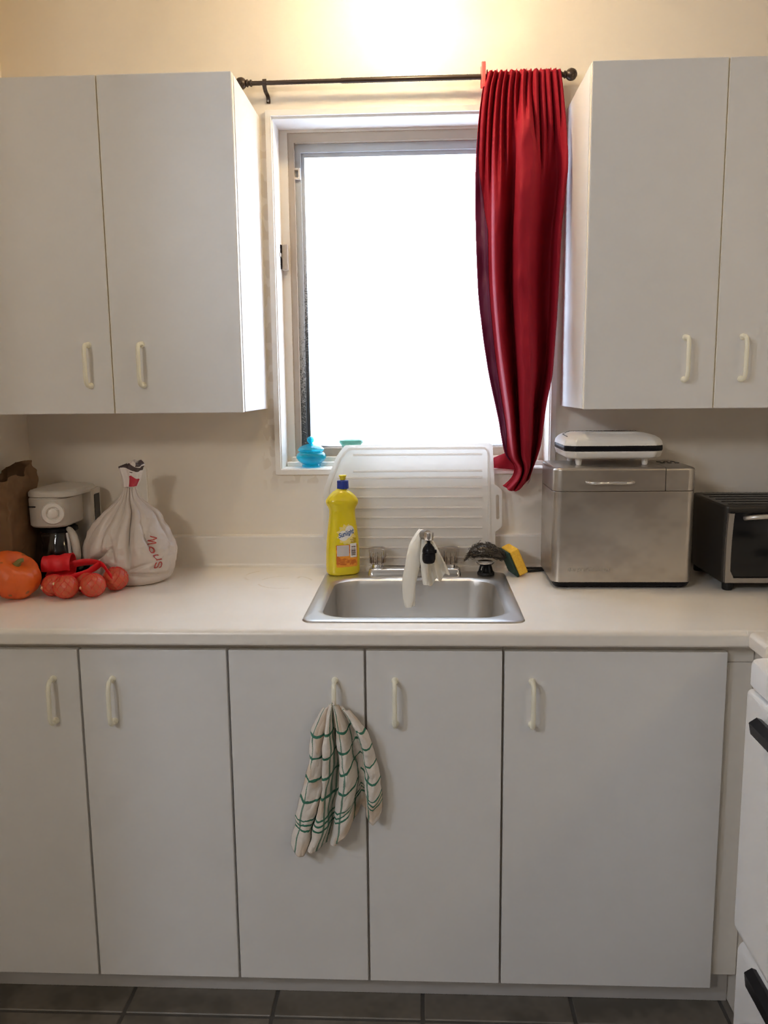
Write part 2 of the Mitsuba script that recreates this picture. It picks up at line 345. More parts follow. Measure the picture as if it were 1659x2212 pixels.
upper('wall_cabinet', -1.056, -0.428, [-0.742], [-0.797, -0.668], 'white two-door wall cabinet left of the window, above the paper bag and coffee maker')
upper('wall_cabinet', 0.379, 0.980, [0.6795], [0.609, 0.739], 'white two-door wall cabinet right of the red curtain, above the sandwich maker') if 'wall_cabinet__door' not in scene else upper('wall_cabinet_001', 0.379, 0.980, [0.6795], [0.609, 0.739], 'white two-door wall cabinet right of the red curtain, above the sandwich maker')
add('filler_panel', cbox(XL, -1.0565, YU + 0.02, 0, ZU0 + 0.001, ZU1 - 0.001), 'm_melamine', label='narrow white filler strip between left wall and wall cabinet', cat='panel')
add('filler_panel', cbox(0.9805, XR, YU + 0.02, 0, ZU0 + 0.001, ZU1 - 0.001), 'm_melamine', label='white filler strip between right wall and wall cabinet', cat='panel')

ZB0, ZB1, YB = 0.0823, 0.8601, -0.605
def base(key, xa, xb, doors, label):
    c = diff(cbox(xa, xb, YB + 0.021, -0.0005, 0.100, 0.8785, 0.0008), cbox(xa + 0.016, xb - 0.016, YB + 0.06, -0.05, 0.118, 0.9, 0), cbox(-0.247, 0.207, -0.566, -0.150, 0.735, 0.9, 0))
    add(key + '__carcass', c, 'm_carcass')
    tag(key, label, 'cabinet', 'base cabinets under the counter')
    for x0, x1, h in doors:
        d = add(key + '__door', cbox(x0 + 0.0026, x1 - 0.0026, YB, YB + 0.018, ZB0, ZB1, 0.0012), 'm_melamine')
        handle(d, h, YB, 0.7465)
base('base_cabinet', XL + 0.0005, -0.4215, [(-1.075, -0.748, -0.806), (-0.748, -0.4212, -0.675)], 'white two-door base cabinet at the left, below the pumpkin and bags')
base('base_cabinet_001', -0.4210, 0.1705, [(-0.4212, -0.124, -0.189), (-0.124, 0.1708, -0.060)], 'white two-door sink cabinet with a dish towel on one handle')
base('base_cabinet_002', 0.1710, 0.6440, [(0.1708, 0.6402, 0.2315)], 'wide single-door white base cabinet below the bread maker')
add('filler_panel', cbox(0.6445, 0.700, YB + 0.021, -0.05, 0.100, 0.8315), 'm_carcass', label='white corner filler strip between wide base cabinet door and stove', cat='panel')
add('corner_rail', cbox(0.6445, 0.700, YB + 0.021, -0.05, 0.8325, 0.8785), 'm_carcass', label='short white rail above the corner filler, under the countertop', cat='rail')
add('trim_1', cbox(XL, 0.70, -0.54, -0.524, 0.0, 0.0995, 0.001), 'm_toe', kind='structure')
# right-hand run: short base cabinet between corner and stove
add('base_cabinet_003__carcass', cbox(0.7015, XR - 0.003, -0.712, -0.02, 0.002, 0.8785), 'm_carcass')
tag('base_cabinet_003', 'white corner cabinet side beside the stove, right of the corner filler', 'cabinet')

# countertop: bullnose front, coved splash
ZT, ZTB = 0.914, 0.8793
def nose(s):                                   # profile, s = distance from the wall (front at .635)
    p = [(0.0, ZTB), (0.617, ZTB)]
    for k in range(0, 9):
        a = math.radians(-90 + 90 * k / 8); p.append((0.629 + 0.006 * math.cos(a), ZTB + 0.006 + 0.006 * math.sin(a)))
    for k in range(0, 9):
        a = math.radians(90 * k / 8); p.append((0.621 + 0.014 * math.cos(a), ZT - 0.012 + 0.012 * math.sin(a)))
    for k in range(0, 7):
        a = math.radians(270 - 90 * k / 6); p.append((0.032 + 0.012 * math.cos(a), ZT + 0.012 + 0.012 * math.sin(a)))
    for k in range(0, 5):
        a = math.radians(90 * k / 4); p.append((0.014 + 0.006 * math.cos(a), 1.0053 - 0.006 + 0.006 * math.sin(a)))
    p.append((0.0, 1.0053))
    return p
prof = nose(0)
SX, SXW = -0.0215, 0.485                       # sink centre and width
SY0, SY1 = -0.580, -0.095
ct = extrude(sg.Polygon([(-s, z) for s, z in prof]), 'x', XL + 0.0005, XR - 0.0005)
ct = arr(man(diff(ct, cbox(0.6660, 2.0, -0.7, -0.55, 0.8, 1.1, 0))) + man(cbox(0.6640, XR - 0.0005, -0.6350, -0.54, ZTB, ZT, 0)))
ct = diff(ct, cbox(SX - 0.222, SX + 0.222, -0.564, -0.152, 0.8, 1.0, 0))
add('countertop', ct, 'm_counter', smooth=35, label='long cream laminate countertop with coved backsplash and rounded front edge', cat='countertop')
back = sg.Polygon([(-s, z) for s, z in prof if s < 0.6] + [(-0.634, ZT), (-0.634, ZTB)]).convex_hull
side = extrude(sg.Polygon([(XR - s, z) for s, z in [(a * 1.0135 if a > 0.5 else a, b) for a, b in prof]]), 'y', -0.7175, -0.6354)
corner_cut = cbox(0.0, 0.6665, -0.8, 0.1, 0.5, 1.2, 0)
add('countertop_001', diff(side, corner_cut), 'm_counter', smooth=35, label='short cream countertop piece at the right corner, beside the stove', cat='countertop')

# ------------------------------------------------------------------ sink and faucet
def sring(cx, cy, w, d, r, z):
    q = rrect(w, d, r, 10); return np.column_stack([q[:, 0] + cx, q[:, 1] + cy, np.full(len(q), z)])
bx, by, bw, bd = SX, -0.3575, 0.424, 0.374      # bowl opening
oc = (SY0 + SY1) / 2
lv = [(SX, oc, SXW, SY1 - SY0, 0.026, 0.9143), (SX, oc, SXW - 0.004, SY1 - SY0 - 0.004, 0.025, 0.9172), (SX, oc, SXW - 0.016, SY1 - SY0 - 0.016, 0.022, 0.9190)]
inn = [(0.008, 0.070, 0.9186), (0.0, 0.066, 0.9170), (-0.006, 0.064, 0.9120), (-0.009, 0.062, 0.900), (-0.016, 0.060, 0.79), (-0.022, 0.058, 0.765), (-0.036, 0.05, 0.751), (-0.062, 0.04, 0.7465), (-0.18, 0.03, 0.744)]
rings = [sring(*a) for a in lv] + [sring(bx, by, bw + 2 * a, bd + 2 * a, r, z) for a, r, z in inn]
up = np.array(rings)
under = [sring(bx, by, bw + 2 * a + 0.003, bd + 2 * a + 0.003, r, z - 0.0015) for a, r, z in inn[::-1]] + [sring(a[0], a[1], a[2] - 0.004, a[3] - 0.004, a[4], min(a[5] - 0.001, 0.9150)) for a in lv[::-1]]
under[-1] = sring(SX, oc, SXW - 0.003, SY1 - SY0 - 0.003, 0.025, 0.9142)
body = loft(list(up) + under, False, False, closed=True)
floor_ = join(loft([r for r in (up[-1], up[-1] - [0, 0, 0.0015])], True, True))
add('sink__bowl', join(body, floor_), 'm_steel', smooth=35)
add('sink__drain', lathe([(0.0, 0.7450), (0.040, 0.7450), (0.043, 0.7465), (0.040, 0.748), (0.030, 0.7465), (0.001, 0.746)], 32, (bx, by, 0)), 'm_chrome', smooth=40)
tag('sink', 'square stainless steel drop-in sink under the window', 'sink')
FX, FY = -0.0215, -0.128
add('faucet__base_plate', rprism(FX, FY, 0.250, 0.052, [(0.9185, 0.0), (0.921, 0.0), (0.934, 0.004), (0.9385, 0.010)], 0.014), 'm_chrome', smooth=40)
def knob(x):
    k = 20; rings = []
    a = np.arange(k * 6) * 2 * np.pi / (k * 6)
    for z, r in ((0.9475, 0.0185), (0.9495, 0.0205), (0.985, 0.0235), (0.990, 0.0225), (0.9925, 0.019)):
        rr = r * (1 + 0.055 * np.cos(a * 10)); rings.append(np.stack([x + rr * np.cos(a), FY + rr * np.sin(a), np.full(len(a), z)], 1))
    return loft(rings)
for x in (-0.1205, 0.0735):
    kk = add('faucet__knob', knob(x), 'm_acrylic', smooth=50, label='clear fluted acrylic tap knob')
    add(kk + '__streaks', join(*[tube([(x + 0.0155 * math.cos(q), FY + 0.0155 * math.sin(q), 0.9505), (x + 0.0165 * math.cos(q + 0.08), FY + 0.0165 * math.sin(q + 0.08), 0.965), (x + 0.0175 * math.cos(q), FY + 0.0175 * math.sin(q), 0.9515 + 0.030 * (0.7 + 0.3 * math.sin(3 * q)))], [0.0016, 0.0011, 0.0005], 6) for q in np.arange(10) * 2 * np.pi / 10 + 0.31]), 'm_grime', label='brown grime in the flutes')
    add(kk + '__stem', lathe([(0.015, 0.9380), (0.0145, 0.9468), (0.010, 0.9472)], 24, (x, FY, 0)), 'm_chrome', smooth=40)
sp = spline([(-0.019, -0.128, 0.937), (-0.019, -0.130, 0.965), (-0.016, -0.142, 0.998), (-0.010, -0.175, 1.026), (0.000, -0.215, 1.041), (0.0125, -0.258, 1.049)], 26)
add('faucet__spout', tube(sp, np.interp(np.linspace(0, 1, 26), [0, 0.25, 0.7, 1], [0.019, 0.0155, 0.0125, 0.0115]), 18), 'm_dullsteel', smooth=40)
TX, TY = 0.0155, -0.266
add('faucet__spout_tip', lathe([(0.0095, 1.036), (0.0115, 1.038), (0.0120, 1.044), (0.0120, 1.055), (0.0105, 1.0575), (0.0, 1.058)], 28, (TX, TY, 0)), 'm_chrome', smooth=40)
add('faucet__sprayer', join(lathe([(0.004, 1.0365), (0.0045, 1.029), (0.0075, 1.027), (0.0095, 1.024), (0.0140, 1.018), (0.0160, 1.012), (0.0165, 1.006), (0.0150, 1.004), (0.0166, 1.002), (0.0166, 0.9885), (0.0145, 0.9815), (0.0110, 0.9785), (0.0095, 0.983), (0.0, 0.984)], 28, (TX, TY, 0)), rbox(TX + 0.013, TX + 0.0195, TY - 0.005, TY + 0.005, 1.004, 1.013, 0.002, 8)), 'm_black', smooth=40, label='black swivel sprayer')
tag('faucet', 'chrome faucet with two clear acrylic knobs and a black sprayer over the sink', 'faucet')
# white rag over the spout
def strip(path, wid, dep, n=24, k=14):
    P = spline(np.column_stack([path, wid, dep]), n); a = np.arange(k) * 2 * np.pi / k; rings = []
    for p in P:
        c = np.cos(a); s = np.sin(a); w = 1 + 0.10 * np.sin(3 * a + p[2] * 60)
        rings.append(np.stack([p[0] + p[3] * np.sign(c) * np.abs(c) ** 0.8 * w, p[1] + p[4] * s * w, p[2] + 0 * c], 1))
    return loft(rings)
rag = [strip([(-0.0035, -0.205, 1.0535), (-0.011, -0.212, 1.037), (-0.0195, -0.225, 1.008), (-0.0265, -0.235, 0.972), (-0.032, -0.24, 0.935), (-0.0355, -0.24, 0.90), (-0.037, -0.24, 0.872), (-0.037, -0.24, 0.857)], [0.006, 0.011, 0.0165, 0.0185, 0.0185, 0.0155, 0.0125, 0.008], [0.016, 0.019, 0.018, 0.014, 0.011, 0.009, 0.007, 0.004]),
       strip([(-0.024, -0.225, 0.975), (-0.0245, -0.230, 0.93), (-0.0245, -0.23, 0.89), (-0.0235, -0.23, 0.858)], [0.007, 0.006, 0.005, 0.003], [0.008, 0.006, 0.005, 0.003]),
       strip([(-0.0035, -0.198, 1.050), (0.000, -0.215, 1.024), (0.002, -0.235, 0.985), (0.005, -0.24, 0.945), (0.0075, -0.24, 0.916)], [0.006, 0.011, 0.0095, 0.0085, 0.0055], [0.013, 0.016, 0.010, 0.007, 0.004])]
s_, t_ = np.meshgrid(np.linspace(0, 1, 40), np.linspace(0, 1, 26))
lft = np.interp(t_, [0, 0.3, 0.6, 0.85, 1], [-0.006, 0.0, 0.006, 0.009, 0.013]); wd = np.interp(t_, [0, 0.25, 0.6, 0.85, 1], [0.018, 0.03, 0.044, 0.055, 0.057])
zz = 1.045 - t_ * 0.125 - 0.022 * t_ * np.exp(-((s_ - 0.12) / 0.16) ** 2) - 0.012 * t_ * np.exp(-((s_ - 0.55) / 0.09) ** 2) + 0.016 * t_ * s_ ** 2 + 0.004 * t_ * np.sin(17 * s_)
yy = -0.19 - 0.010 * np.sin(s_ * 14 + 1) * (0.4 + 0.6 * t_) - 0.02 * (1 - t_) * np.cos(s_ * 2)
rag.append(sheet(np.stack([lft + wd * s_, yy, zz], -1), 0.0025))
add('dishcloth', join(*rag), 'm_cloth', smooth=60, label='damp white rag draped over the faucet spout', cat='cloth')

# ------------------------------------------------------------------ drain board
# tilted plane: bottom y=-.078 at z=.914, top y=-.026 at z=1.262
def bd_pt(x, z, off=0.0):
    t = (z - 0.914) / (1.262 - 0.914); y = -0.078 + 0.052 * t
    return np.stack([x, y - off * 0.989, z + off * 0.148 * 0], -1)
def tilt(m):
    """mesh with (x, depth toward the room in -y, z) laid on the leaning plane."""
    m = arr(m); v = np.array(m.vertices); y = v[:, 1].copy(); t = (v[:, 2] - 0.914) / 0.348
    v[:, 1] = -0.078 + 0.052 * t + y; m.vertices = v; return m
outl = sg.Polygon([(-0.213, 1.259), (-0.236, 1.229), (-0.262, 1.165), (-0.271, 1.140), (-0.274, 0.995), (-0.262, 0.985), (-0.225, 0.9155), (0.200, 0.9155), (0.198, 1.022), (0.217, 1.036), (0.217, 1.136), (0.197, 1.150), (0.192, 1.262)]).buffer(-0.012).buffer(0.012, quad_segs=6).buffer(0.004).buffer(-0.004)
slot = sg.LineString([(0.2055, 1.060), (0.2045, 1.118)]).buffer(0.0045, quad_segs=6)
panel = outl.difference(slot).segmentize(0.05)
add('drain_board__panel', tilt(extrude(panel, 'y', -0.0025, 0.0)), 'm_board')
rim = sg.Polygon([(-0.205, 1.252), (-0.228, 1.224), (-0.255, 1.160), (-0.262, 1.138), (-0.264, 1.0), (-0.252, 0.99), (-0.216, 0.925), (0.186, 0.925), (0.184, 1.252)]).buffer(-0.02).buffer(0.02, quad_segs=6)
rimr = rim.difference(rim.buffer(-0.006))
add('drain_board__raised_rim', tilt(extrude(rimr, 'y', -0.007, -0.0026)), 'm_board')
for z in (1.232, 1.1875, 1.1695, 1.143, 1.117, 1.088, 1.062, 1.034, 1.007, 0.980, 0.953):
    x0 = -0.19 if z > 1.18 else -0.235
    a = np.arange(9) * np.pi / 8
    pr = sg.Polygon(np.column_stack([z + 0.0030 * np.cos(a), -0.0026 - 0.0032 * np.sin(a)]))
    m = trimesh.creation.extrude_polygon(pr, 0.163 - x0, engine='earcut'); v = np.array(m.vertices)
    m = trimesh.Trimesh(np.column_stack([v[:, 2] + x0, v[:, 1], v[:, 0]]), m.faces, process=False); 
    if m.volume < 0: m.invert()
    add('drain_board__rib', tilt(m), 'm_board', smooth=40)
tag('drain_board', 'translucent white ribbed plastic dish drain board leaning on the sill behind the faucet', 'drain board')

# ------------------------------------------------------------------ curtain and rod
RY = -0.042
add('curtain_rod__rod', tube(spline([(-0.437, RY, 2.1945), (-0.05, RY, 2.1955), (0.354, RY, 2.1950)], 20), 0.0055, 14), 'm_rod', smooth=40)
add('curtain_rod__sleeve', tube([(-0.205, RY, 2.1950), (-0.05, RY, 2.1955), (0.352, RY, 2.195)], 0.0066, 14), 'm_rod', smooth=40)
for x, s in ((-0.437, -1), (0.353, 1)):
    pr = [(0.0056, -0.002), (0.0085, 0.0), (0.0085, 0.003), (0.006, 0.005), (0.0065, 0.008), (0.0095, 0.010), (0.0095, 0.012), (0.007, 0.0145)] + [(0.0150 * math.sin(math.radians(q)), 0.0275 - 0.0150 * math.cos(math.radians(q))) for q in range(30, 181, 15)]
    f = rot(lathe(pr, 24), (0, 1, 0), 90 * s); add('curtain_rod__finial', move(f, (x, RY, 2.195)), 'm_rod', smooth=40, label='dark ball finial')
br = spline([(-0.4035, RY, 2.2035), (-0.4035, RY + 0.0, 2.186), (-0.403, RY + 0.012, 2.178), (-0.4025, -0.012, 2.176), (-0.402, -0.0035, 2.172), (-0.4015, -0.0035, 2.158)], 24)
add('curtain_rod__bracket', join(sheet(np.stack([br + [-0.005, 0, 0], br + [0.005, 0, 0]], 1), 0.003), move(rot(lathe([(0.009, -0.004), (0.009, 0.004)], 18), (0, 1, 0), 90), (-0.4035, RY, 2.195))), 'm_rod', smooth=40)
add('curtain_rod__bracket__screw', move(rot(lathe([(0.003, 0), (0.003, 0.0015), (0.001, 0.002)], 12), (1, 0, 0), 90), (-0.4015, -0.005, 2.163)), 'm_chrome')
br2 = br.copy(); br2[:, 0] += 0.7435
add('curtain_rod__bracket', sheet(np.stack([br2 + [-0.004, 0, 0], br2 + [0.004, 0, 0]], 1), 0.003), 'm_rod', smooth=40)
tag('curtain_rod', 'thin dark bronze curtain rod with ball ends above the window', 'curtain rod')

LZ = [2.2, 2.155, 2.0435, 1.953, 1.815, 1.674, 1.5785, 1.4574, 1.334, 1.228, 1.193, 1.146]
LX = [0.166, 0.1537, 0.1427, 0.1397, 0.1418, 0.1475, 0.1579, 0.1772, 0.2043, 0.2266, 0.251, 0.219]
RZ = [2.2, 2.150, 2.038, 1.971, 1.880, 1.788, 1.671, 1.576, 1.456, 1.358, 1.259, 1.196, 1.166]
RX = [0.348, 0.3548, 0.3642, 0.3669, 0.3606, 0.3518, 0.3482, 0.3453, 0.3391, 0.3225, 0.3132, 0.298, 0.289]
NS, NT = 200, 150
keys = [(0.0, 0.020), (0.07, 0.024), (0.14, 0.020), (0.185, 0.004), (0.165, -0.022), (0.19, -0.036), (0.245, -0.033), (0.30, -0.018), (0.36, 0.002), (0.42, 0.017), (0.452, 0.012), (0.425, -0.022), (0.46, -0.042), (0.55, -0.042), (0.62, -0.037), (0.69, -0.020), (0.77, 0.004), (0.85, 0.020), (0.945, 0.028), (0.958, 0.012), (0.942, -0.008), (0.965, -0.017), (1.0, -0.012)]
C = catmull(keys, NS)
tt = np.linspace(0, 1, NT)
zl = np.interp(tt, np.linspace(0, 1, 60), np.interp(np.linspace(0, 1, 60), np.linspace(0, 1, len(LZ)), LZ))
from scipy.interpolate import PchipInterpolator
depthL = np.linspace(2.2, 1.146, NT); depthR = np.linspace(2.2, 1.166, NT)
lx = PchipInterpolator(LZ[::-1], LX[::-1])(depthL); rx = PchipInterpolator(RZ[::-1], RX[::-1])(depthR)
S = np.linspace(0, 1, NS)
V = np.zeros((NT, NS, 3))
for i, t in enumerate(tt):
    g = np.clip((t - 0.02) / (0.14 + 0.30 * meshkit.noise(np.stack([S * 7, 0 * S, 0 * S], 1), 21)), 0, 1); g = g * g * (3 - 2 * g)        # gathers at the rod melt into three deep folds
    gx = S + 0.012 * np.sin(2 * np.pi * 13 * S + 1.0)
    gy = (0.010 + 0.012 * np.clip(t / 0.2, 0, 1)) * np.sin(2 * np.pi * 13 * S + 1.3 * np.sin(5 * S)) + 0.006 * np.sin(2 * np.pi * 7 * S + 0.7) - 0.010
    amp = np.interp(t, [0, 0.3, 0.8, 0.95, 1], [0.9, 2.0, 1.9, 1.2, 0.5])
    X = (1 - g) * gx + g * C[:, 0]; Y = (1 - g) * gy + g * C[:, 1] * amp
    wr = (meshkit.fbm(np.stack([S * 5, 0 * S + t * 9, 0 * S], 1), 3, 11) - 0.5) * 0.022 * g + (meshkit.fbm(np.stack([S * 12, 0 * S + t * 30, 0 * S], 1), 2, 12) - 0.5) * 0.005 * g
    ph = wr + 0.0035 * np.sin(9 * t + 7 * S) * g + 0.004 * g * np.exp(-((t - 0.30) / 0.05) ** 2) * np.sin(20 * S)
    V[i, :, 0] = lx[i] + (rx[i] - lx[i]) * X
    V[i, :, 1] = -0.050 - 0.036 * g * min(1, (1 - t) / 0.12) + Y + ph
    V[i, :, 2] = depthL[i] + (depthR[i] - depthL[i]) * S - 0.022 * np.sin(np.pi * np.clip(S, 0, 1)) * np.clip((t - 0.9) / 0.1, 0, 1) ** 1.5
V[:, :, 1] = np.minimum(V[:, :, 1], np.where(V[:, :, 0] > OX1 - 0.03, -0.016, 0.05))
low = np.clip((1.24 - V[:, :, 2]) / 0.04, 0, 1)
V[:, :, 1] = np.minimum(V[:, :, 1], 0.05 * (1 - low) + (-0.018) * low)
add('curtain__panel', sheet(V, 0.0016), 'm_curtain', smooth=True)
# plum lining where the left hem is turned back to the front
nu = np.cross(np.gradient(V, axis=1), np.gradient(V, axis=0)); nu /= np.linalg.norm(nu, axis=2, keepdims=True)
nu *= -np.sign(nu[:, :26, 1].mean()); NL = 26; rr_ = np.linspace(0, 1, 130); Lp = np.zeros((130, NL, 3))
for j in range(NL):
    q = 20 + 34 * (j / (NL - 1)) ** 0.8; q = q + rr_ * (NT * 0.93 - 26 * (j / (NL - 1)) ** 2 * 0.4 - q)
    for k in range(3):
        Lp[:, j, k] = np.interp(q, np.arange(NT), V[:, j, k]) + 0.0022 * np.interp(q, np.arange(NT), nu[:, j, k])
Lp[:, 0, 0] -= 0.0008
add('curtain__lining', sheet(Lp, 0.0012), 'm_curtain_back', smooth=True, label='plum lining of the turned left hem')
# rod pocket with a small ruffle
S2 = np.linspace(0, 1, 260); rings = []
for a in np.linspace(0, 2 * np.pi, 25)[:-1]:
    r = 0.0115 + 0.0022 * np.sin(2 * np.pi * 15 * S2 + 0.6 * np.sin(a)) + 0.0012 * np.sin(2 * np.pi * 37 * S2)
    up_ = max(math.sin(a), 0)
    rings.append(np.stack([0.165 + 0.185 * S2 + 0.002 * np.sin(2 * np.pi * 15 * S2 + 1), RY + r * math.cos(a), 2.195 + r * math.sin(a) * (1.0 + 0.18 * up_)], 1))
R_ = np.array(rings).transpose(1, 0, 2)
add('curtain__rod_pocket', loft(R_, False, False), 'm_curtain', smooth=True)
# hem lying on the sill
s_, t_ = np.meshgrid(np.linspace(0, 1, 50), np.linspace(0, 1, 20))
fx = 0.186 + s_ * 0.075; ztop = np.interp(s_, [0, 0.12, 0.5, 1], [1.215, 1.2195, 1.232, 1.245]); zbot = np.interp(s_, [0, 0.5, 1], [1.1935, 1.192, 1.188])
fz = ztop + (zbot - ztop) * t_; fy = -0.0145 - 0.012 * t_ - 0.004 * np.sin(np.pi * t_) + 0.002 * np.sin(9 * s_ + 2 * t_) - 0.008 * s_
add('curtain__hem', sheet(np.stack([fx, np.minimum(fy, np.where(fz < 1.205, -0.014, 0.05)), fz], -1), 0.0025), 'm_curtain', smooth=True)
tag('curtain', 'dark red satin curtain gathered at the right end of the rod', 'curtain')
# clothes clip on the rod
cl = [rbox(0.1525, 0.1635, RY - 0.019, RY - 0.0135, 2.170, 2.226, 0.002, 10), rbox(0.1525, 0.1635, RY + 0.0135, RY + 0.018, 2.172, 2.226, 0.002, 10), rbox(0.154, 0.162, RY - 0.015, RY + 0.0145, 2.2055, 2.2085, 0.0012, 8)]
cpeg = join(cl[0], move(rot(lathe([(0.0058, 0), (0.0058, 0.004)], 20), (1, 0, 0), 90), (0.158, RY - 0.0145, 2.172)))
add('clothes_peg__jaw', cpeg, 'm_pink', smooth=40); add('clothes_peg__jaw', cl[1], 'm_pink', smooth=40)
add('clothes_peg__spring', cl[2], 'm_pink', smooth=40)
tag('clothes_peg', 'pink plastic clothes peg clipped on the curtain rod beside the red curtain', 'clothes peg')
add('wall_hook', tube(spline([(0.298, -0.001, 1.165), (0.2985, -0.010, 1.163), (0.293, -0.012, 1.152), (0.289, -0.009, 1.146)], 12), 0.0014, 8), 'm_chrome', smooth=40, label='tiny metal hook on the wall at the trailing tip of the curtain', cat='hook')

# ------------------------------------------------------------------ lamp over the window (above the frame) and the room's ceiling globe
add('ceiling_lamp__bulb', trimesh.creation.icosphere(3, 0.042).apply_translation((-0.03, -0.295, 2.372)), 'm_whiteplastic', emitter={'type': 'area', 'radiance': rgb(*[c * 1.0 for c in BULB])})
add('ceiling_lamp__socket', lathe([(0.055, 2.470), (0.055, 2.455), (0.03, 2.447), (0.022, 2.440), (0.022, 2.416), (0.0, 2.4145)], 28, (-0.03, -0.295, 0)), 'm_whiteplastic', smooth=40)
tag('ceiling_lamp', 'bare warm bulb in a white ceiling socket above the kitchen window', 'lamp')
for k, x, y, col, lab in (('globe_lamp', -1.70, -2.9, ROOM, 'round cool white ceiling lamp of the room, nearer the kitchen'), ('globe_lamp_001', -1.25, -3.5, ROOM2, 'round warm white ceiling lamp of the room, farther back'), ('globe_lamp_002', 1.80, -3.0, ROOM3, 'round amber ceiling lamp of the room, at the right')):
    add(k + '__globe', trimesh.creation.icosphere(3, 0.15).apply_translation((x, y, 2.32)), 'm_whiteplastic', emitter={'type': 'area', 'radiance': rgb(*col)})
    add(k + '__base', lathe([(0.06, 2.470), (0.06, 2.458), (0.05, 2.442), (0.0, 2.4415)], 28, (x, y, 0)), 'm_whiteplastic', smooth=40)
    tag(k, lab, 'lamp')

# ------------------------------------------------------------------ sill jars
def jar_shell(prof, n, c):
    return lathe(prof, n, c, cap0=True, cap1=True)
jb = (-0.3165, 0.045, 1.1945)
add('glass_jar__body', jar_shell([(0.026, 0.0), (0.027, 0.003), (0.025, 0.007), (0.030, 0.011), (0.037, 0.016), (0.0425, 0.024), (0.0425, 0.031), (0.038, 0.038), (0.033, 0.0405), (0.0325, 0.0432)], 44, jb), 'm_blueglass', smooth=40)
add('glass_jar__lid', jar_shell([(0.034, 0.0436), (0.0368, 0.0455), (0.0372, 0.049), (0.034, 0.053), (0.026, 0.0585), (0.014, 0.0625), (0.006, 0.064), (0.005, 0.0665)], 44, jb), 'm_blueglass', smooth=40)
add('glass_jar__lid__knob', arr(trimesh.creation.icosphere(1, 0.0105)).apply_translation((jb[0] - 0.001, jb[1], jb[2] + 0.0755)), 'm_blueglass', smooth=False)
tag('glass_jar', 'small turquoise glass jar with a lid on the window sill', 'jar')
jg = (-0.2015, 0.045, 1.1945)
add('glass_jar_001', jar_shell([(0.027, 0.0), (0.029, 0.004), (0.029, 0.045), (0.026, 0.054), (0.0265, 0.058), (0.0335, 0.0665), (0.0345, 0.0705), (0.0335, 0.0735), (0.030, 0.0705), (0.026, 0.062)], 40, jg), 'm_greenglass', smooth=40, label='pale green glass jar with flared rim behind the drain board on the sill', cat='jar')

# ------------------------------------------------------------------ dish soap bottle
BC, BROT = (-0.2145, -0.122), 22.0
BP = [(0.0, 0.038, 0.024), (0.003, 0.042, 0.0275), (0.010, 0.0447, 0.0295), (0.03, 0.0449, 0.030), (0.06, 0.0442, 0.030), (0.09, 0.0425, 0.029), (0.12, 0.0392, 0.0275), (0.145, 0.0360, 0.026), (0.162, 0.0340, 0.025), (0.172, 0.0338, 0.025), (0.181, 0.0365, 0.0262), (0.190, 0.0412, 0.028), (0.1955, 0.0428, 0.0285), (0.200, 0.0424, 0.0282), (0.208, 0.0375, 0.0262), (0.217, 0.0295, 0.023), (0.224, 0.0205, 0.0185), (0.228, 0.0138, 0.0138), (0.2315, 0.0125, 0.0125)]
BZ = 0.9192
BPa = np.array(BP); bzs = np.linspace(0, BPa[-1, 0], 90)
from scipy.interpolate import PchipInterpolator as PI
bw_, bd_ = PI(BPa[:, 0], BPa[:, 1]), PI(BPa[:, 0], BPa[:, 2])
def b_world(x, y, z):
    a = math.radians(BROT); return np.stack([BC[0] + x * math.cos(a) - y * math.sin(a), BC[1] + x * math.sin(a) + y * math.cos(a), BZ + z], -1)
a = np.arange(64) * 2 * np.pi / 64
def sup(c, e=0.72):
    return np.sign(c) * np.abs(c) ** e
rings = [b_world(bw_(z) * sup(np.cos(a)), bd_(z) * sup(np.sin(a)), np.full(64, z)) for z in bzs]
add('soap_bottle__body', loft(rings), 'm_yellow', smooth=50)
def b_front(x, z, off):
    """point on the bottle's front at local x, height z"""
    w, d = bw_(z), bd_(z); c = np.clip(np.abs(x) / w, 0, 0.999)
    s = np.sqrt(np.clip(1 - c ** (2 / 0.72), 0, 1)) ** 0.72
    return b_world(x, -d * s - off, z)
def b_patch(poly, off, th=0.0003, step=0.003):
    m = trimesh.util.concatenate([trimesh.creation.extrude_polygon(g.segmentize(step), th, engine='earcut') for g in getattr(poly, 'geoms', [poly])])
    v, f = trimesh.remesh.subdivide_to_size(m.vertices, m.faces, step)
    return trimesh.Trimesh(b_front(v[:, 0], v[:, 1], off + v[:, 2]), f, process=False)
LX0 = 0.003
cloud = sg.Point(0, 0).buffer(1)
from shapely import affinity as af
wh = shapely.union_all([af.translate(af.scale(cloud, 0.0135, 0.014), -0.0085 + LX0, 0.108), af.translate(af.scale(cloud, 0.0125, 0.0125), 0.009 + LX0, 0.122), af.translate(af.scale(cloud, 0.012, 0.010), 0.003 + LX0, 0.112)])
star = sg.Polygon([(LX0 + (0.028 if k % 2 else 0.0205) * math.cos(math.pi * k / 12), 0.111 + (0.030 if k % 2 else 0.023) * math.sin(math.pi * k / 12)) for k in range(24)])
add('soap_bottle__label_sunburst', b_patch(star.difference(wh.buffer(0.0005)).difference(sg.box(-1, 0, 1, 0.0845)).intersection(sg.box(-0.029, 0.06, 0.033, 0.16)), 0.0002), 'm_label_pale')
add('soap_bottle__label_cloud', b_patch(wh, 0.0003), 'm_label_white')
add('soap_bottle__label_photo', b_patch(shapely.union_all([sg.box(-0.0265, 0.024, 0.033, 0.056), sg.box(-0.0265, 0.052, 0.033, 0.0835)]).buffer(-0.003).buffer(0.003), 0.0002), 'm_label_orange')
add('soap_bottle__label_text_box', b_patch(sg.box(-0.0245, 0.0535, 0.0085, 0.0825), 0.0006), 'm_label_grey')
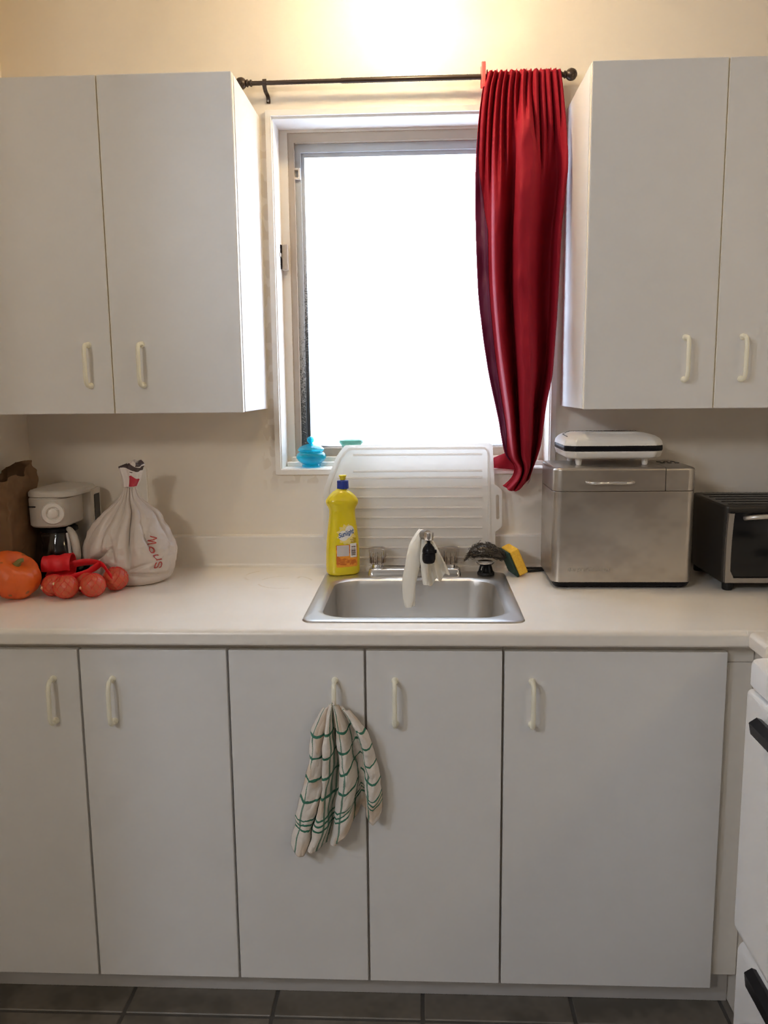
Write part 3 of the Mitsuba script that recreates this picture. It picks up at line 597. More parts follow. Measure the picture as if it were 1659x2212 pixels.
add('soap_bottle__label_barcode', b_patch(sg.box(0.0115, 0.049, 0.0305, 0.0865), 0.0006), 'm_label_white')
bars = [sg.box(0.0145, z, 0.0275, z + h) for z, h in ((0.0545, 0.0022), (0.0580, 0.0014), (0.0605, 0.0025), (0.0642, 0.0012), (0.0662, 0.0026), (0.0702, 0.0010), (0.0735, 0.0008), (0.0765, 0.0022))]
add('soap_bottle__label_barcode__bars', trimesh.util.concatenate([b_patch(b, 0.001) for b in bars]), 'm_ink_dark')
tm = meshkit.text_mesh('Sunlight', 0.0125, 0.0004, bold=True); v = np.array(tm.vertices)
v[:, 0] *= 0.72; v[:, 0] += 0.22 * v[:, 1]; v[:, 0] -= v[:, 0].mean()
r = math.radians(15); x, y = v[:, 0] * math.cos(r) - v[:, 1] * math.sin(r), v[:, 0] * math.sin(r) + v[:, 1] * math.cos(r)
wdt = np.ptp(x); x *= 0.0415 / wdt; y *= 0.0415 / wdt
add('soap_bottle__lettering', trimesh.Trimesh(b_front(x + LX0 - 0.0005, y + 0.1085, 0.0007 + v[:, 2]), tm.faces, process=False), 'm_ink_blue')
add('soap_bottle__small_print', trimesh.util.concatenate([b_patch(sg.box(a0, z, a1, z + 0.0016), 0.0005) for a0, a1, z in ((0.012, 0.029, 0.0965), (0.014, 0.029, 0.0925), (0.015, 0.028, 0.0888), (0.019, 0.025, 0.1005))]), 'm_ink_brown')
add('soap_bottle__cap', lathe([(0.0125, 0.2305), (0.0152, 0.231), (0.0156, 0.2325), (0.0154, 0.2505), (0.0145, 0.2525), (0.0065, 0.2530), (0.0060, 0.2545), (0.0, 0.2546)], 36, (BC[0] + 0.003, BC[1], BZ)), 'm_bluecap', smooth=40)
add('soap_bottle__nozzle', lathe([(0.0062, 0.2540), (0.0075, 0.2560), (0.0085, 0.2622), (0.0105, 0.2652), (0.0100, 0.2668), (0.0, 0.2675)], 32, (BC[0] + 0.003, BC[1], BZ)), 'm_yellow', smooth=40)
tag('soap_bottle', 'yellow dish soap bottle with a blue cap at the left back corner of the sink', 'bottle')

# ------------------------------------------------------------------ scourer, sponge, strainer, cord
pts = []
loops = []
for k in range(760):
    th, ph = rng.uniform(0, 2 * np.pi), np.arccos(rng.uniform(-0.75, 1))
    rad = rng.uniform(0.55, 1.0)
    c = np.array([0.050 * np.cos(th) * np.sin(ph), 0.024 * np.sin(th) * np.sin(ph), 0.0185 * np.cos(ph)]) * rad
    a1 = rng.normal(size=3); a1 /= np.linalg.norm(a1); a2 = np.cross(a1, rng.normal(size=3)); a2 /= np.linalg.norm(a2)
    q = np.linspace(0, 2 * np.pi * rng.uniform(0.7, 1.6), 12); rr = rng.uniform(0.0030, 0.0065)
    L = c + rr * (np.cos(q)[:, None] * a1 + np.sin(q)[:, None] * a2) + np.linspace(0, 1, 12)[:, None] * rng.normal(size=3) * 0.004
    loops.append(L)
for k in range(26):          # tail of loose wire to the left
    c = np.array([-0.046 - 0.011 * rng.uniform(0, 1), rng.normal() * 0.005, -0.004 - 0.010 * rng.uniform(0, 1)])
    q = np.linspace(0, 7, 12); loops.append(c + 0.0035 * np.stack([np.cos(q), np.sin(q) * rng.normal(), np.sin(q + 1)], 1))
SC = np.array([0.1700, -0.128, 0.9765])
def place_wool(L):
    L = L.copy(); L[:, 2] += 0.006 - 5.5 * (L[:, 0] - 0.004) ** 2 - 0.14 * L[:, 0]; return L + SC
core = arr(trimesh.creation.icosphere(3, 1.0)); cv = np.array(core.vertices) * [0.050, 0.024, 0.018]; core.vertices = place_wool(cv * (1 + 0.12 * (meshkit.noise(cv * 160, 3)[:, None] - 0.5)))
add('steel_wool_scourer', join(trimesh.util.concatenate([tube(place_wool(L), 0.00055, 4) for L in loops]), core), 'm_wool', smooth=60, label='dark steel wool scourer piled on the sink strainer by the right knob', cat='scourer')
add('sink_strainer__dish', lathe([(0.004, 0.9455), (0.014, 0.9460), (0.0225, 0.9500), (0.0248, 0.9535), (0.0240, 0.9550), (0.0215, 0.9520), (0.0, 0.9485)], 36, (0.1665, -0.138, 0)), 'm_chrome', smooth=40)
add('sink_strainer__stopper', join(lathe([(0.021, 0.9193), (0.023, 0.921), (0.022, 0.927), (0.008, 0.929), (0.0065, 0.937), (0.012, 0.9445), (0.013, 0.9452)], 28, (0.168, -0.136, 0)), *[tube([(0.168 + 0.019 * math.cos(q), -0.136 + 0.019 * math.sin(q), 0.923), (0.168 + 0.0125 * math.cos(q), -0.136 + 0.0125 * math.sin(q), 0.945)], 0.0028, 8) for q in (0.3, 1.6, 2.9, 4.1, 5.3)]), 'm_rubber', smooth=40, label='black rubber stopper legs')
tag('sink_strainer', 'small metal sink strainer with black rubber stopper at the right back corner of the sink', 'strainer')
sp_ = rbox(-0.016, 0.0095, -0.040, 0.040, -0.036, 0.036, 0.004, 8)
pad = rbox(-0.0235, -0.0165, -0.040, 0.040, -0.036, 0.036, 0.003, 8)
def set_sponge(m):
    m = rot(m, (0, 1, 0), -24); m = rot(m, (0, 0, 1), 12); return move(m, (0.2495, -0.108, 0.9505))
SPZ = 0.9146 - min(set_sponge(sp_).bounds[0][2], set_sponge(pad).bounds[0][2])
add('sponge__foam', move(set_sponge(sp_), (0, 0, SPZ)), 'm_sponge', smooth=40)
add('sponge__scouring_pad', move(set_sponge(pad), (0, 0, SPZ)), 'm_scour', smooth=40, label='dark green scouring side')
tag('sponge', 'yellow sponge with a dark scouring side leaning beside the steel wool', 'sponge')
add('power_cord', join(tube(spline([(0.255, -0.050, 0.9185), (0.285, -0.052, 0.9182), (0.33, -0.052, 0.9182), (0.40, -0.045, 0.9182)], 24), 0.0033, 8), tube(spline([(0.262, -0.092, 0.9182), (0.30, -0.085, 0.9182), (0.335, -0.070, 0.9182), (0.40, -0.045, 0.9182)], 24), 0.0033, 8)), 'm_rubber', smooth=40, label='black power cord on the counter between sponge and bread maker', cat='cord')

# ------------------------------------------------------------------ bread maker
BX0, BX1, BY0, BY1 = 0.3205, 0.6650, -0.2765, -0.060
bcx, bcy, bww, bdd = (BX0 + BX1) / 2, (BY0 + BY1) / 2, BX1 - BX0, BY1 - BY0
add('bread_maker__base', rprism(bcx, bcy, bww, bdd, [(0.918, 0.012), (0.920, 0.008), (0.931, 0.0015), (0.9318, 0.0015)], 0.022), 'm_black', smooth=40)
for sx in (-1, 1):
    for sy in (-1, 1):
        add('bread_maker__foot', lathe([(0.011, 0.9142), (0.012, 0.916), (0.012, 0.9182)], 18, (bcx + sx * 0.135, bcy + sy * 0.075, 0)), 'm_rubber', smooth=40)
add('bread_maker__body', rprism(bcx, bcy, bww, bdd, [(0.932, 0.0005), (0.933, 0.0), (1.1570, 0.0), (1.1580, 0.0008)], 0.022), 'm_brushed', smooth=40)
lid = rprism(bcx, bcy, bww, bdd, [(1.1592, 0.0008), (1.1600, 0.0), (1.2095, 0.0), (1.2135, 0.0015), (1.2160, 0.0045), (1.2168, 0.009)], 0.022)
add('bread_maker__lid', diff(lid, cbox(0.5893, 0.8, -0.5, 0.1, 1.1, 1.3, 0)), 'm_brushed', smooth=30)
add('bread_maker__control_panel', diff(lid, cbox(0.2, 0.5908, -0.5, 0.1, 1.1, 1.3, 0)), 'm_brushed', smooth=30)
for i in range(6):
    add('bread_maker__control_panel__button', rprism(0.612 + 0.018 * (i % 3), -0.13 - 0.035 * (i // 3), 0.012, 0.010, [(1.2162, 0.0), (1.2182, 0.0005), (1.2186, 0.002)], 0.003), 'm_darksteel')
hb = spline([(0.4015, BY0 + 0.001, 1.1815), (0.4015, BY0 - 0.010, 1.1815), (0.407, BY0 - 0.0155, 1.1815), (0.456, BY0 - 0.016, 1.1815), (0.505, BY0 - 0.0155, 1.1815), (0.5105, BY0 - 0.010, 1.1815), (0.5105, BY0 + 0.001, 1.1815)], 40)
add('bread_maker__lid__handle', tube(hb, 0.0035, 12), 'm_chrome', smooth=40)
tm = meshkit.text_mesh('the professional', 0.0085, 0.0006); v = np.array(tm.vertices)
v[:, 0] += 0.18 * v[:, 1]; v[:, 0] *= 0.103 / np.ptp(v[:, 0])
add('bread_maker__lettering', trimesh.Trimesh(np.column_stack([0.3585 + v[:, 0], BY0 - v[:, 2], 0.9600 + v[:, 1]]), tm.faces[:, ::-1], process=False), 'm_dullsteel')
tag('bread_maker', 'large stainless steel bread maker on the counter right of the sink', 'bread maker')

# ------------------------------------------------------------------ sandwich maker
SXa, SXb, SYa, SYb = 0.3535, 0.5965, -0.243, -0.040
scx, scy, sw, sd = (SXa + SXb) / 2, (SYa + SYb) / 2, SXb - SXa, SYb - SYa
SZ = 1.2170
def cut_oct(w, d, c, r, n=5):
    p = sg.Polygon([(-w / 2 + c, -d / 2), (w / 2 - c, -d / 2), (w / 2, -d / 2 + c), (w / 2, d / 2 - c), (w / 2 - c, d / 2), (-w / 2 + c, d / 2), (-w / 2, d / 2 - c), (-w / 2, -d / 2 + c)]).buffer(-r).buffer(r, quad_segs=n)
    return p
def oprism(levels, c=0.022, r=0.012):
    rings = []
    ref = cut_oct(sw, sd, c, r)
    for z, i in levels:
        q = np.array(ref.exterior.coords)[:-1]; fx = (sw / 2 - i) / (sw / 2); fy = (sd / 2 - i) / (sd / 2)
        rings.append(np.column_stack([scx + q[:, 0] * fx, scy + q[:, 1] * fy, np.full(len(q), z)]))
    return loft(rings)
add('sandwich_maker__bottom_shell', oprism([(SZ + 0.0165, 0.020), (SZ + 0.0185, 0.010), (SZ + 0.023, 0.004), (SZ + 0.0365, 0.0)]), 'm_whiteplastic', smooth=40)
add('sandwich_maker__gasket', oprism([(SZ + 0.0368, 0.0015), (SZ + 0.0390, 0.0), (SZ + 0.0480, 0.0), (SZ + 0.0500, 0.0015)]), 'm_black', smooth=40, label='black band between the two shells')
lid = oprism([(SZ + 0.0503, 0.0), (SZ + 0.060, 0.002), (SZ + 0.068, 0.008), (SZ + 0.0735, 0.017), (SZ + 0.0785, 0.034)])
dent = lathe([(1.0, 0.03), (0.86, -0.010), (0.0, -0.012)][::-1], 48); dv = np.array(dent.vertices); dv[:, 0] *= 0.080; dv[:, 1] *= 0.040; dv[:, 2] *= 0.5
dent.vertices = dv + [scx + 0.010, scy - 0.028, SZ + 0.0785]
if dent.volume < 0: dent.invert()
add('sandwich_maker__lid', diff(lid, dent), 'm_whiteplastic', smooth=35)
q = np.array(cut_oct(sw - 0.062, sd - 0.062, 0.018, 0.006).exterior.coords)
gq = np.array([(scx - sw / 2 + 0.012, scy - 0.050, SZ + 0.0708), (scx - sw / 2 + 0.014, scy + 0.030, SZ + 0.0722), (scx - sw / 2 + 0.034, scy + 0.058, SZ + 0.0785), (scx + sw / 2 - 0.036, scy + 0.058, SZ + 0.0785), (scx + sw / 2 - 0.018, scy + 0.040, SZ + 0.0738)])
add('sandwich_maker__lid__seam', tube(gq, 0.0011, 6), 'm_darksteel', label='dark seam line across the lid')
for sx in (-1, 1):
    for sy in (-1, 1):
        add('sandwich_maker__foot', lathe([(0.0065, 0.0002), (0.0068, 0.0015), (0.0095, 0.017), (0.0095, 0.020)], 20, (scx + sx * 0.082, scy + sy * 0.062, SZ)), 'm_whiteplastic', smooth=40)
tag('sandwich_maker', 'white sandwich maker with a black band, sitting on top of the bread maker', 'sandwich maker')

# ------------------------------------------------------------------ toaster oven
TX0, TX1, TY0, TY1 = 0.7275, 1.150, -0.297, -0.040
tcx, tcy, tw, td = (TX0 + TX1) / 2, (TY0 + TY1) / 2, TX1 - TX0, TY1 - TY0
add('toaster_oven__body', diff(rprism(tcx, tcy, tw, td, [(0.934, 0.004), (0.937, 0.0), (1.118, 0.0), (1.1245, 0.004), (1.1262, 0.010)], 0.012), cbox(TX0 + 0.026, TX1 - 0.11, TY0 - 0.02, TY0 + 0.22, 0.955, 1.105, 0)), 'm_darksteel', smooth=35)
for x in np.linspace(TX0 + 0.04, TX1 - 0.04, 3):
    pass
for k in range(5):
    add('toaster_oven__top_rib', cbox(TX0 + 0.015, TX1 - 0.015, TY0 + 0.02 + 0.045 * k, TY0 + 0.026 + 0.045 * k, 1.1258, 1.1278, 0.0008), 'm_darksteel')
for sx in (-1, 1):
    for sy in (-1, 1):
        add('toaster_oven__foot', lathe([(0.011, 0.9142), (0.013, 0.917), (0.013, 0.9345)], 18, (tcx + sx * (tw / 2 - 0.022), tcy + sy * (td / 2 - 0.020), 0)), 'm_rubber', smooth=40)
z_ = np.linspace(0.9385, 1.108, 24); u_ = (z_ - 0.9385) / 0.17
fr = sg.Polygon([(TX0 + 0.004 - 0.006 * u + 0.008 * u * u, z) for u, z in zip(u_, z_)] + [(TX0 + 0.016 - 0.007 * u + 0.010 * u * u, z) for u, z in list(zip(u_, z_))[::-1][:-4]] + [(TX0 + 0.024, 0.9500), (TX1 - 0.11, 0.9500), (TX1 - 0.11, 0.9385)])
add('toaster_oven__door_frame', extrude(fr.buffer(0), 'y', TY0 - 0.013, TY0 - 0.001), 'm_dullsteel', label='brushed steel door frame')
add('toaster_oven__door', cbox(TX0 + 0.0125, TX1 - 0.112, TY0 - 0.010, TY0 - 0.002, 0.951, 1.112, 0.002), 'm_blackglass', label='dark glass door')
add('toaster_oven__rack', join(*[tube([(TX0 + 0.03, TY0 + 0.012 + 0.03 * k, 1.000), (TX1 - 0.12, TY0 + 0.012 + 0.03 * k, 1.000)], 0.0012, 6) for k in range(6)], *[tube([(TX0 + 0.03 + 0.0692 * k, TY0 + 0.012, 1.000), (TX0 + 0.03 + 0.0692 * k, TY0 + 0.165, 1.000)], 0.0012, 6) for k in range(5)]), 'm_chrome', smooth=40)
hp = spline([(TX0 + 0.045, TY0 - 0.0095, 1.0965), (TX0 + 0.055, TY0 - 0.026, 1.1005), (TX0 + 0.085, TY0 - 0.034, 1.104), (TX0 + 0.16, TY0 - 0.036, 1.105), (TX0 + 0.235, TY0 - 0.034, 1.104), (TX0 + 0.262, TY0 - 0.026, 1.1005), (TX0 + 0.270, TY0 - 0.0095, 1.0965)], 40)
add('toaster_oven__handle', tube(hp, 0.0062, 12), 'm_steel', smooth=40)
add('toaster_oven__control_panel', cbox(TX1 - 0.108, TX1 - 0.006, TY0 - 0.006, TY0 - 0.0005, 0.940, 1.114, 0.002), 'm_dullsteel')
for z in (0.97, 1.025, 1.08):
    add('toaster_oven__dial', move(rot(lathe([(0.017, 0.0), (0.016, 0.010), (0.013, 0.013), (0.0, 0.0135)], 24), (1, 0, 0), 90), (TX1 - 0.057, TY0 - 0.006, z)), 'm_black', smooth=40)
tag('toaster_oven', 'dark steel toaster oven cut by the right edge, next to the bread maker', 'toaster oven')

# ------------------------------------------------------------------ left end of the counter: bags, coffee maker, pumpkin, netted fruit
# grocery bag gathered at the neck
bz = [0.9150, 0.9175, 0.928, 0.950, 0.9728, 0.995, 1.0173, 1.04, 1.0616, 1.0993, 1.1181, 1.1431, 1.165]
bl = [-0.842, -0.852, -0.8765, -0.899, -0.907, -0.909, -0.907, -0.902, -0.8915, -0.8575, -0.8336, -0.8069, -0.7976]
brr = [-0.706, -0.698, -0.682, -0.675, -0.6723, -0.672, -0.675, -0.679, -0.6855, -0.705, -0.7304, -0.7567, -0.7625]
bdp = [0.066, 0.072, 0.080, 0.086, 0.089, 0.088, 0.085, 0.078, 0.069, 0.050, 0.037, 0.022, 0.016]
LBf, RBf, DBf = PI(bz, np.array(bl) * 0.979), PI(bz, np.array(brr) * 0.979), PI(bz, bdp)
BAGY = -0.185
NB = 150
th = np.arange(NB) * 2 * np.pi / NB
pl = [(th0, w, d) for th0, w, d in ((3.75, 0.07, 0.9), (4.25, 0.06, 0.55), (4.62, 0.05, 0.8), (4.98, 0.055, 0.9), (5.35, 0.06, 0.7), (6.1, 0.07, 0.8), (0.6, 0.09, 0.6), (1.4, 0.1, 0.6), (2.3, 0.1, 0.6), (3.2, 0.09, 0.6))]
def bag_pt(t, z):
    t, z = np.broadcast_arrays(np.asarray(t, float), np.asarray(z, float))
    cx, w, d = (LBf(z) + RBf(z)) / 2, (RBf(z) - LBf(z)) / 2, DBf(z)
    u = np.clip((z - 0.99) / 0.15, 0, 1); k = np.ones_like(t)
    for a0, ww, dd in pl:
        q = (t - a0 + np.pi) % (2 * np.pi) - np.pi
        k = k - 0.42 * dd * np.clip((z - 0.985 - 0.05 * np.sin(a0 * 7.3)) / 0.13, 0, 1) ** 0.8 * np.exp(-np.abs(q / (ww * 1.15)) ** 1.3)
    P = np.stack([cx + w * np.cos(t) * k, BAGY + d * np.sin(t) * k, z], -1)
    n1 = meshkit.fbm(P * [16, 16, 11], 3, 5) - 0.5; n2 = np.abs(meshkit.fbm(P * [34, 34, 26], 3, 9) - 0.5)
    crs = sum(d_ * np.exp(-((np.cos(an) * (P[..., 0] - x_) + np.sin(an) * (P[..., 2] - z_)) / 0.0045) ** 2) * np.exp(-((-np.sin(an) * (P[..., 0] - x_) + np.cos(an) * (P[..., 2] - z_)) / ln) ** 2) for x_, z_, an, ln, d_ in ((-0.842, 0.985, 2.15, 0.045, 1.0), (-0.700, 1.030, 0.4, 0.03, 0.5), (-0.735, 0.962, 1.9, 0.03, 0.4), (-0.790, 1.010, 0.25, 0.03, 0.5), (-0.72, 0.945, 1.45, 0.05, 0.5))) * (P[..., 1] < BAGY)
    s = np.clip((z - 0.915) / 0.03, 0, 1) * np.clip((1.14 - z) / 0.06, 0.15, 1)
    P[..., :2] += (P[..., :2] - np.stack([cx, np.full_like(cx, BAGY)], -1)) * ((0.20 * n1 - 0.16 * n2 - 0.30 * crs + 0.02) * s)[..., None]
    return P
zs = np.r_[0.9150, np.linspace(0.9165, 1.165, 130)]
add('grocery_bag__body', loft([bag_pt(th, np.full(NB, z)) for z in zs]), 'm_plasticbag', smooth=70)
tz = np.linspace(0, 1, 110); rings = []; cols = []; NB = 360; th = np.arange(NB) * 2 * np.pi / NB
for q in tz:
    z = 1.1655 + q * 0.066
    l = np.interp(q, [0, 0.3, 0.5, 0.72, 0.80, 0.9, 1.0], [-0.7976, -0.800, -0.8025, -0.8075, -0.8075, -0.789, -0.772]); rr_ = np.interp(q, [0, 0.3, 0.5, 0.72, 0.80, 0.9, 1.0], [-0.7625, -0.752, -0.7485, -0.744, -0.740, -0.742, -0.748])
    k = 1 + 0.20 * np.sin(5 * th + 2 * q) + 0.10 * np.sin(9 * th + 5 * q)
    l, rr_ = l * 0.979, rr_ * 0.979; x = (l + rr_) / 2 + (rr_ - l) / 2 * np.cos(th) * (1 + 0.10 * np.sin(5 * th)); y = BAGY + 0.017 * np.sin(th) * k
    rings.append(np.stack([x, y, np.full(NB, z) + 0.004 * np.sin(3 * th + 1) * q], 1))
    c = np.tile([0.74, 0.68, 0.66], (NB, 1)); xn = (x - l) / (rr_ - l)
    dark = (np.abs(q - (0.80 - 0.16 * (xn - 0.4))) < 0.085) | ((q > 0.85) & (xn > 0.72))
    red = (xn > 0.52) & (q < 0.48 - 0.5 * np.abs(xn - 0.62)) & (q > 0.02) & (y < BAGY)
    c[dark] = [0.05, 0.03, 0.03]; c[red] = [0.42, 0.02, 0.04]; c[(np.abs(q - 0.60) < 0.02) & (np.abs(xn - 0.62) < 0.06)] = [0.1, 0.06, 0.05]
    cols.append(c)
tb = loft(rings); cc = np.vstack(cols + [[[0.74, 0.68, 0.66]]] * (len(tb.vertices) - NB * 110)) if len(tb.vertices) > NB * 110 else np.vstack(cols)
add('grocery_bag__twisted_top', tb, 'm_bagprint', smooth=True, color=cc, label='bunched bag top with dark and red print')
tm = meshkit.text_mesh('Snow', 0.021, 0.0006); v = np.array(tm.vertices); v[:, 0] *= 0.085 / np.ptp(v[:, 0])
vv, ff = trimesh.remesh.subdivide_to_size(v, tm.faces, 0.004)
tang = 5.68 - 0.10 * (vv[:, 0] / 0.085) + 0.06 * np.sin(vv[:, 0] * 90) - vv[:, 1] / 0.10
Pq = bag_pt(tang, 0.958 + vv[:, 0]); Pn = Pq - np.stack([(LBf(Pq[:, 2]) + RBf(Pq[:, 2])) / 2, np.full(len(Pq), BAGY), Pq[:, 2]], -1); Pn /= np.linalg.norm(Pn, axis=1, keepdims=True)
add('grocery_bag__lettering', trimesh.Trimesh(Pq + Pn * (0.0018 + vv[:, 2:3]), ff, process=False), 'm_red_ink', label='red script lettering running up the side')
tag('grocery_bag', 'crumpled white plastic grocery bag gathered at the neck, left of the sink against the wall', 'bag')

# outlet behind the bag
add('outlet__plate', diff(rbox(-0.8480, -0.7785, -0.0065, 0.004, 1.083, 1.197, 0.003, 10), cbox(-0.9, -0.7, 0.0, 0.02, 1.0, 1.3, 0)), 'm_trim', smooth=40)
for z in (1.118, 1.160):
    s = add('outlet__socket', rprism(-0.8133, 0, 0.034, 0.028, [(0.0063, 0.0), (0.008, 0.0005)], 0.010), 'm_trim')
    scene[s]['to_world'] = T().translate([0, 0, z]).rotate([1, 0, 0], 90)
tag('outlet', 'white wall outlet plate half hidden behind the grocery bag', 'outlet')

# coffee maker
kx0, kx1, ky0, ky1 = -1.0265, -0.8965, -0.235, -0.040
kc, kw = (kx0 + kx1) / 2, kx1 - kx0
add('coffee_maker__base', rprism(kc, (ky0 + ky1) / 2, kw, ky1 - ky0, [(0.9145, 0.004), (0.918, 0.0), (0.934, 0.0), (0.938, 0.004)], 0.03), 'm_black', smooth=40)
add('coffee_maker__column', rprism(kc, -0.078, kw, 0.072, [(0.9385, 0.001), (1.150, 0.0)], 0.014), 'm_offwhite', smooth=40)
add('coffee_maker__head', rprism(kc - 0.012, -0.160, kw - 0.024, 0.165, [(1.0655, 0.006), (1.070, 0.001), (1.139, 0.0), (1.1420, 0.0035), (1.1435, 0.0035)], 0.045), 'm_offwhite', smooth=40)
add('coffee_maker__lid', rprism(kc - 0.002, -0.140, kw - 0.002, 0.200, [(1.1440, 0.002), (1.1455, 0.0), (1.155, 0.0), (1.160, 0.004), (1.163, 0.014)], 0.045), 'm_offwhite', smooth=40)
add('coffee_maker__water_window', cbox(kx1 - 0.0005, kx1 + 0.0012, -0.098, -0.062, 0.985, 1.135, 0.0004), 'm_darksteel', label='dark water level window')
dl = rot(lathe([(0.0285, 0.0), (0.0290, 0.008), (0.0265, 0.0130), (0.0175, 0.0140), (0.0155, 0.0065), (0.0, 0.0070)], 36), (1, 0, 0), 90)
add('coffee_maker__dial', move(rot(dl, (0, 0, 1), 24), (-0.9520, -0.2335, 1.104)), 'm_whiteplastic', smooth=35)
add('coffee_maker__dial__button', move(rot(rot(lathe([(0.0128, 0.0068), (0.0128, 0.0115), (0.010, 0.0140), (0.0, 0.0145)], 30), (1, 0, 0), 90), (0, 0, 1), 24), (-0.9520, -0.2335, 1.104)), 'm_whiteplastic', smooth=40)
add('coffee_maker__badge', move(cbox(-1.012, -0.992, -0.2435, -0.2425, 1.1195, 1.1225, 0.0004), (0, 0, 0)), 'm_black', label='tiny dark mark on the front')
tag('coffee_maker', 'white drip coffee maker between the paper bag and the grocery bag', 'coffee maker')
gx, gy = -0.966, -0.172
add('carafe__glass', lathe([(0.050, 0.9385), (0.056, 0.942), (0.0600, 0.965), (0.0600, 0.992), (0.055, 1.020), (0.047, 1.040), (0.0460, 1.048)], 44, (gx, gy, 0)), 'm_smoke', smooth=40)
add('carafe__coffee', lathe([(0.049, 0.9395), (0.0548, 0.9425), (0.0587, 0.962)], 44, (gx, gy, 0)), 'm_black', smooth=40)
add('carafe__lid', lathe([(0.0462, 1.0485), (0.0475, 1.0495), (0.0470, 1.058), (0.040, 1.0630), (0.0, 1.0640)], 40, (gx, gy, 0)), 'm_black', smooth=40)
ch = spline([(gx + 0.038, gy - 0.028, 1.056), (gx + 0.048, gy - 0.040, 1.0535), (gx + 0.060, gy - 0.052, 1.040), (gx + 0.069, gy - 0.060, 1.010), (gx + 0.068, gy - 0.060, 0.982), (gx + 0.057, gy - 0.052, 0.966), (gx + 0.045, gy - 0.042, 0.970)], 30)
add('carafe__handle', tube(ch, np.interp(np.linspace(0, 1, 30), [0, 0.3, 0.7, 1], [0.007, 0.0105, 0.0105, 0.007]), 14), 'm_offwhite', smooth=40)
cs = spline([(gx + 0.036, gy - 0.033, 1.046), (gx + 0.0420, gy - 0.040, 1.020), (gx + 0.0445, gy - 0.0425, 0.990), (gx + 0.0450, gy - 0.043, 0.966)], 16)
add('carafe__handle__strap', tube(cs, 0.0045, 10), 'm_whiteplastic', smooth=40)
tag('carafe', 'glass coffee carafe with a white handle standing in the coffee maker', 'carafe')

# paper bag
def pbag(th_=0.001):
    n, m = 110, 90; x0, x1, y0, y1 = -1.1115, -1.031, -0.300, -0.142
    per = np.linspace(0, 1, n, endpoint=False); w, d = x1 - x0, y1 - y0; L = 2 * (w + d)
    rings = []
    for q in np.linspace(0, 1, m):
        s = per * L; pts = []
        for a in s:
            if a < w: pts.append((x0 + a, y0))
            elif a < w + d: pts.append((x1, y0 + a - w))
            elif a < 2 * w + d: pts.append((x1 - (a - w - d), y1))
            else: pts.append((x0, y1 - (a - 2 * w - d)))
        p = np.array(pts); top = 1.215 + 0.012 * np.sin(per * 2 * np.pi * 2 + 0.8) + 0.010 * (meshkit.noise(np.stack([per * 14, 0 * per, 0 * per], 1), 4) - 0.5) * 2 - 0.030 * np.exp(-((per - 0.12) / 0.10) ** 2)
        z = 0.9155 + q * (top - 0.9155)
        P = np.column_stack([p, z])
        am = 0.006 + 0.016 * max(q - 0.45, 0) / 0.55
        nx = meshkit.fbm(P * 17, 3, 1) - 0.5; ny = meshkit.fbm(P * 17, 3, 2) - 0.5; cr = np.abs(meshkit.fbm(P * 30, 2, 6) - 0.5)
        e = min(1, q * 6)
        P[:, 0] += e * (am * (nx * 1.6 - cr)); P[:, 1] += e * am * (ny * 2 - cr)
        P[:, 0] = np.clip(P[:, 0], -1.1135, -1.0280); rings.append(P)
    rings = np.array(rings)
    c = rings.mean(1, keepdims=True); inner = c + (rings - c) * [0.965, 0.985, 1.0]
    return loft(list(rings) + list(inner[::-1][:-3]), True, True)
add('paper_bag', pbag(), 'm_kraft', smooth=28, label='crumpled brown paper bag standing in the left corner of the counter', cat='bag')

# pumpkin
a, b = np.meshgrid(np.linspace(0, 2 * np.pi, 96, endpoint=False), np.linspace(0, np.pi, 48)[1:-1])
lob = 1 - 0.055 * np.abs(np.cos(a * 4.0 + 0.4)) ** 6 + 0.018 * np.sin(a + 1)
rr = np.sin(b) ** 0.88 * lob
zz = np.cos(b) - 0.40 * np.exp(-(np.sin(b) / 0.38) ** 2) * np.sign(np.cos(b))
pk = loft(np.stack([0.0675 * rr * np.cos(a), 0.0655 * rr * np.sin(a), 0.0525 * zz], -1))
pk = rot(rot(pk, (0, 1, 0), 32), (1, 0, 0), 14); pz = pk.bounds[0][2]
PC = (-1.0010, -0.372, 0.9144 - pz)
add('pumpkin__flesh', move(pk, PC), 'm_pumpkin', smooth=60)
st = tube(spline([(0, 0, 0.026), (0.001, 0.001, 0.037), (0.004, 0.002, 0.046), (0.009, 0.004, 0.050)], 10), np.linspace(0.0095, 0.005, 10), 8)
add('pumpkin__stem', move(rot(rot(st, (0, 1, 0), 32), (1, 0, 0), 14), PC), 'm_stem', smooth=40, label='short green stem')
tag('pumpkin', 'small round orange pumpkin at the left end of the counter', 'pumpkin')

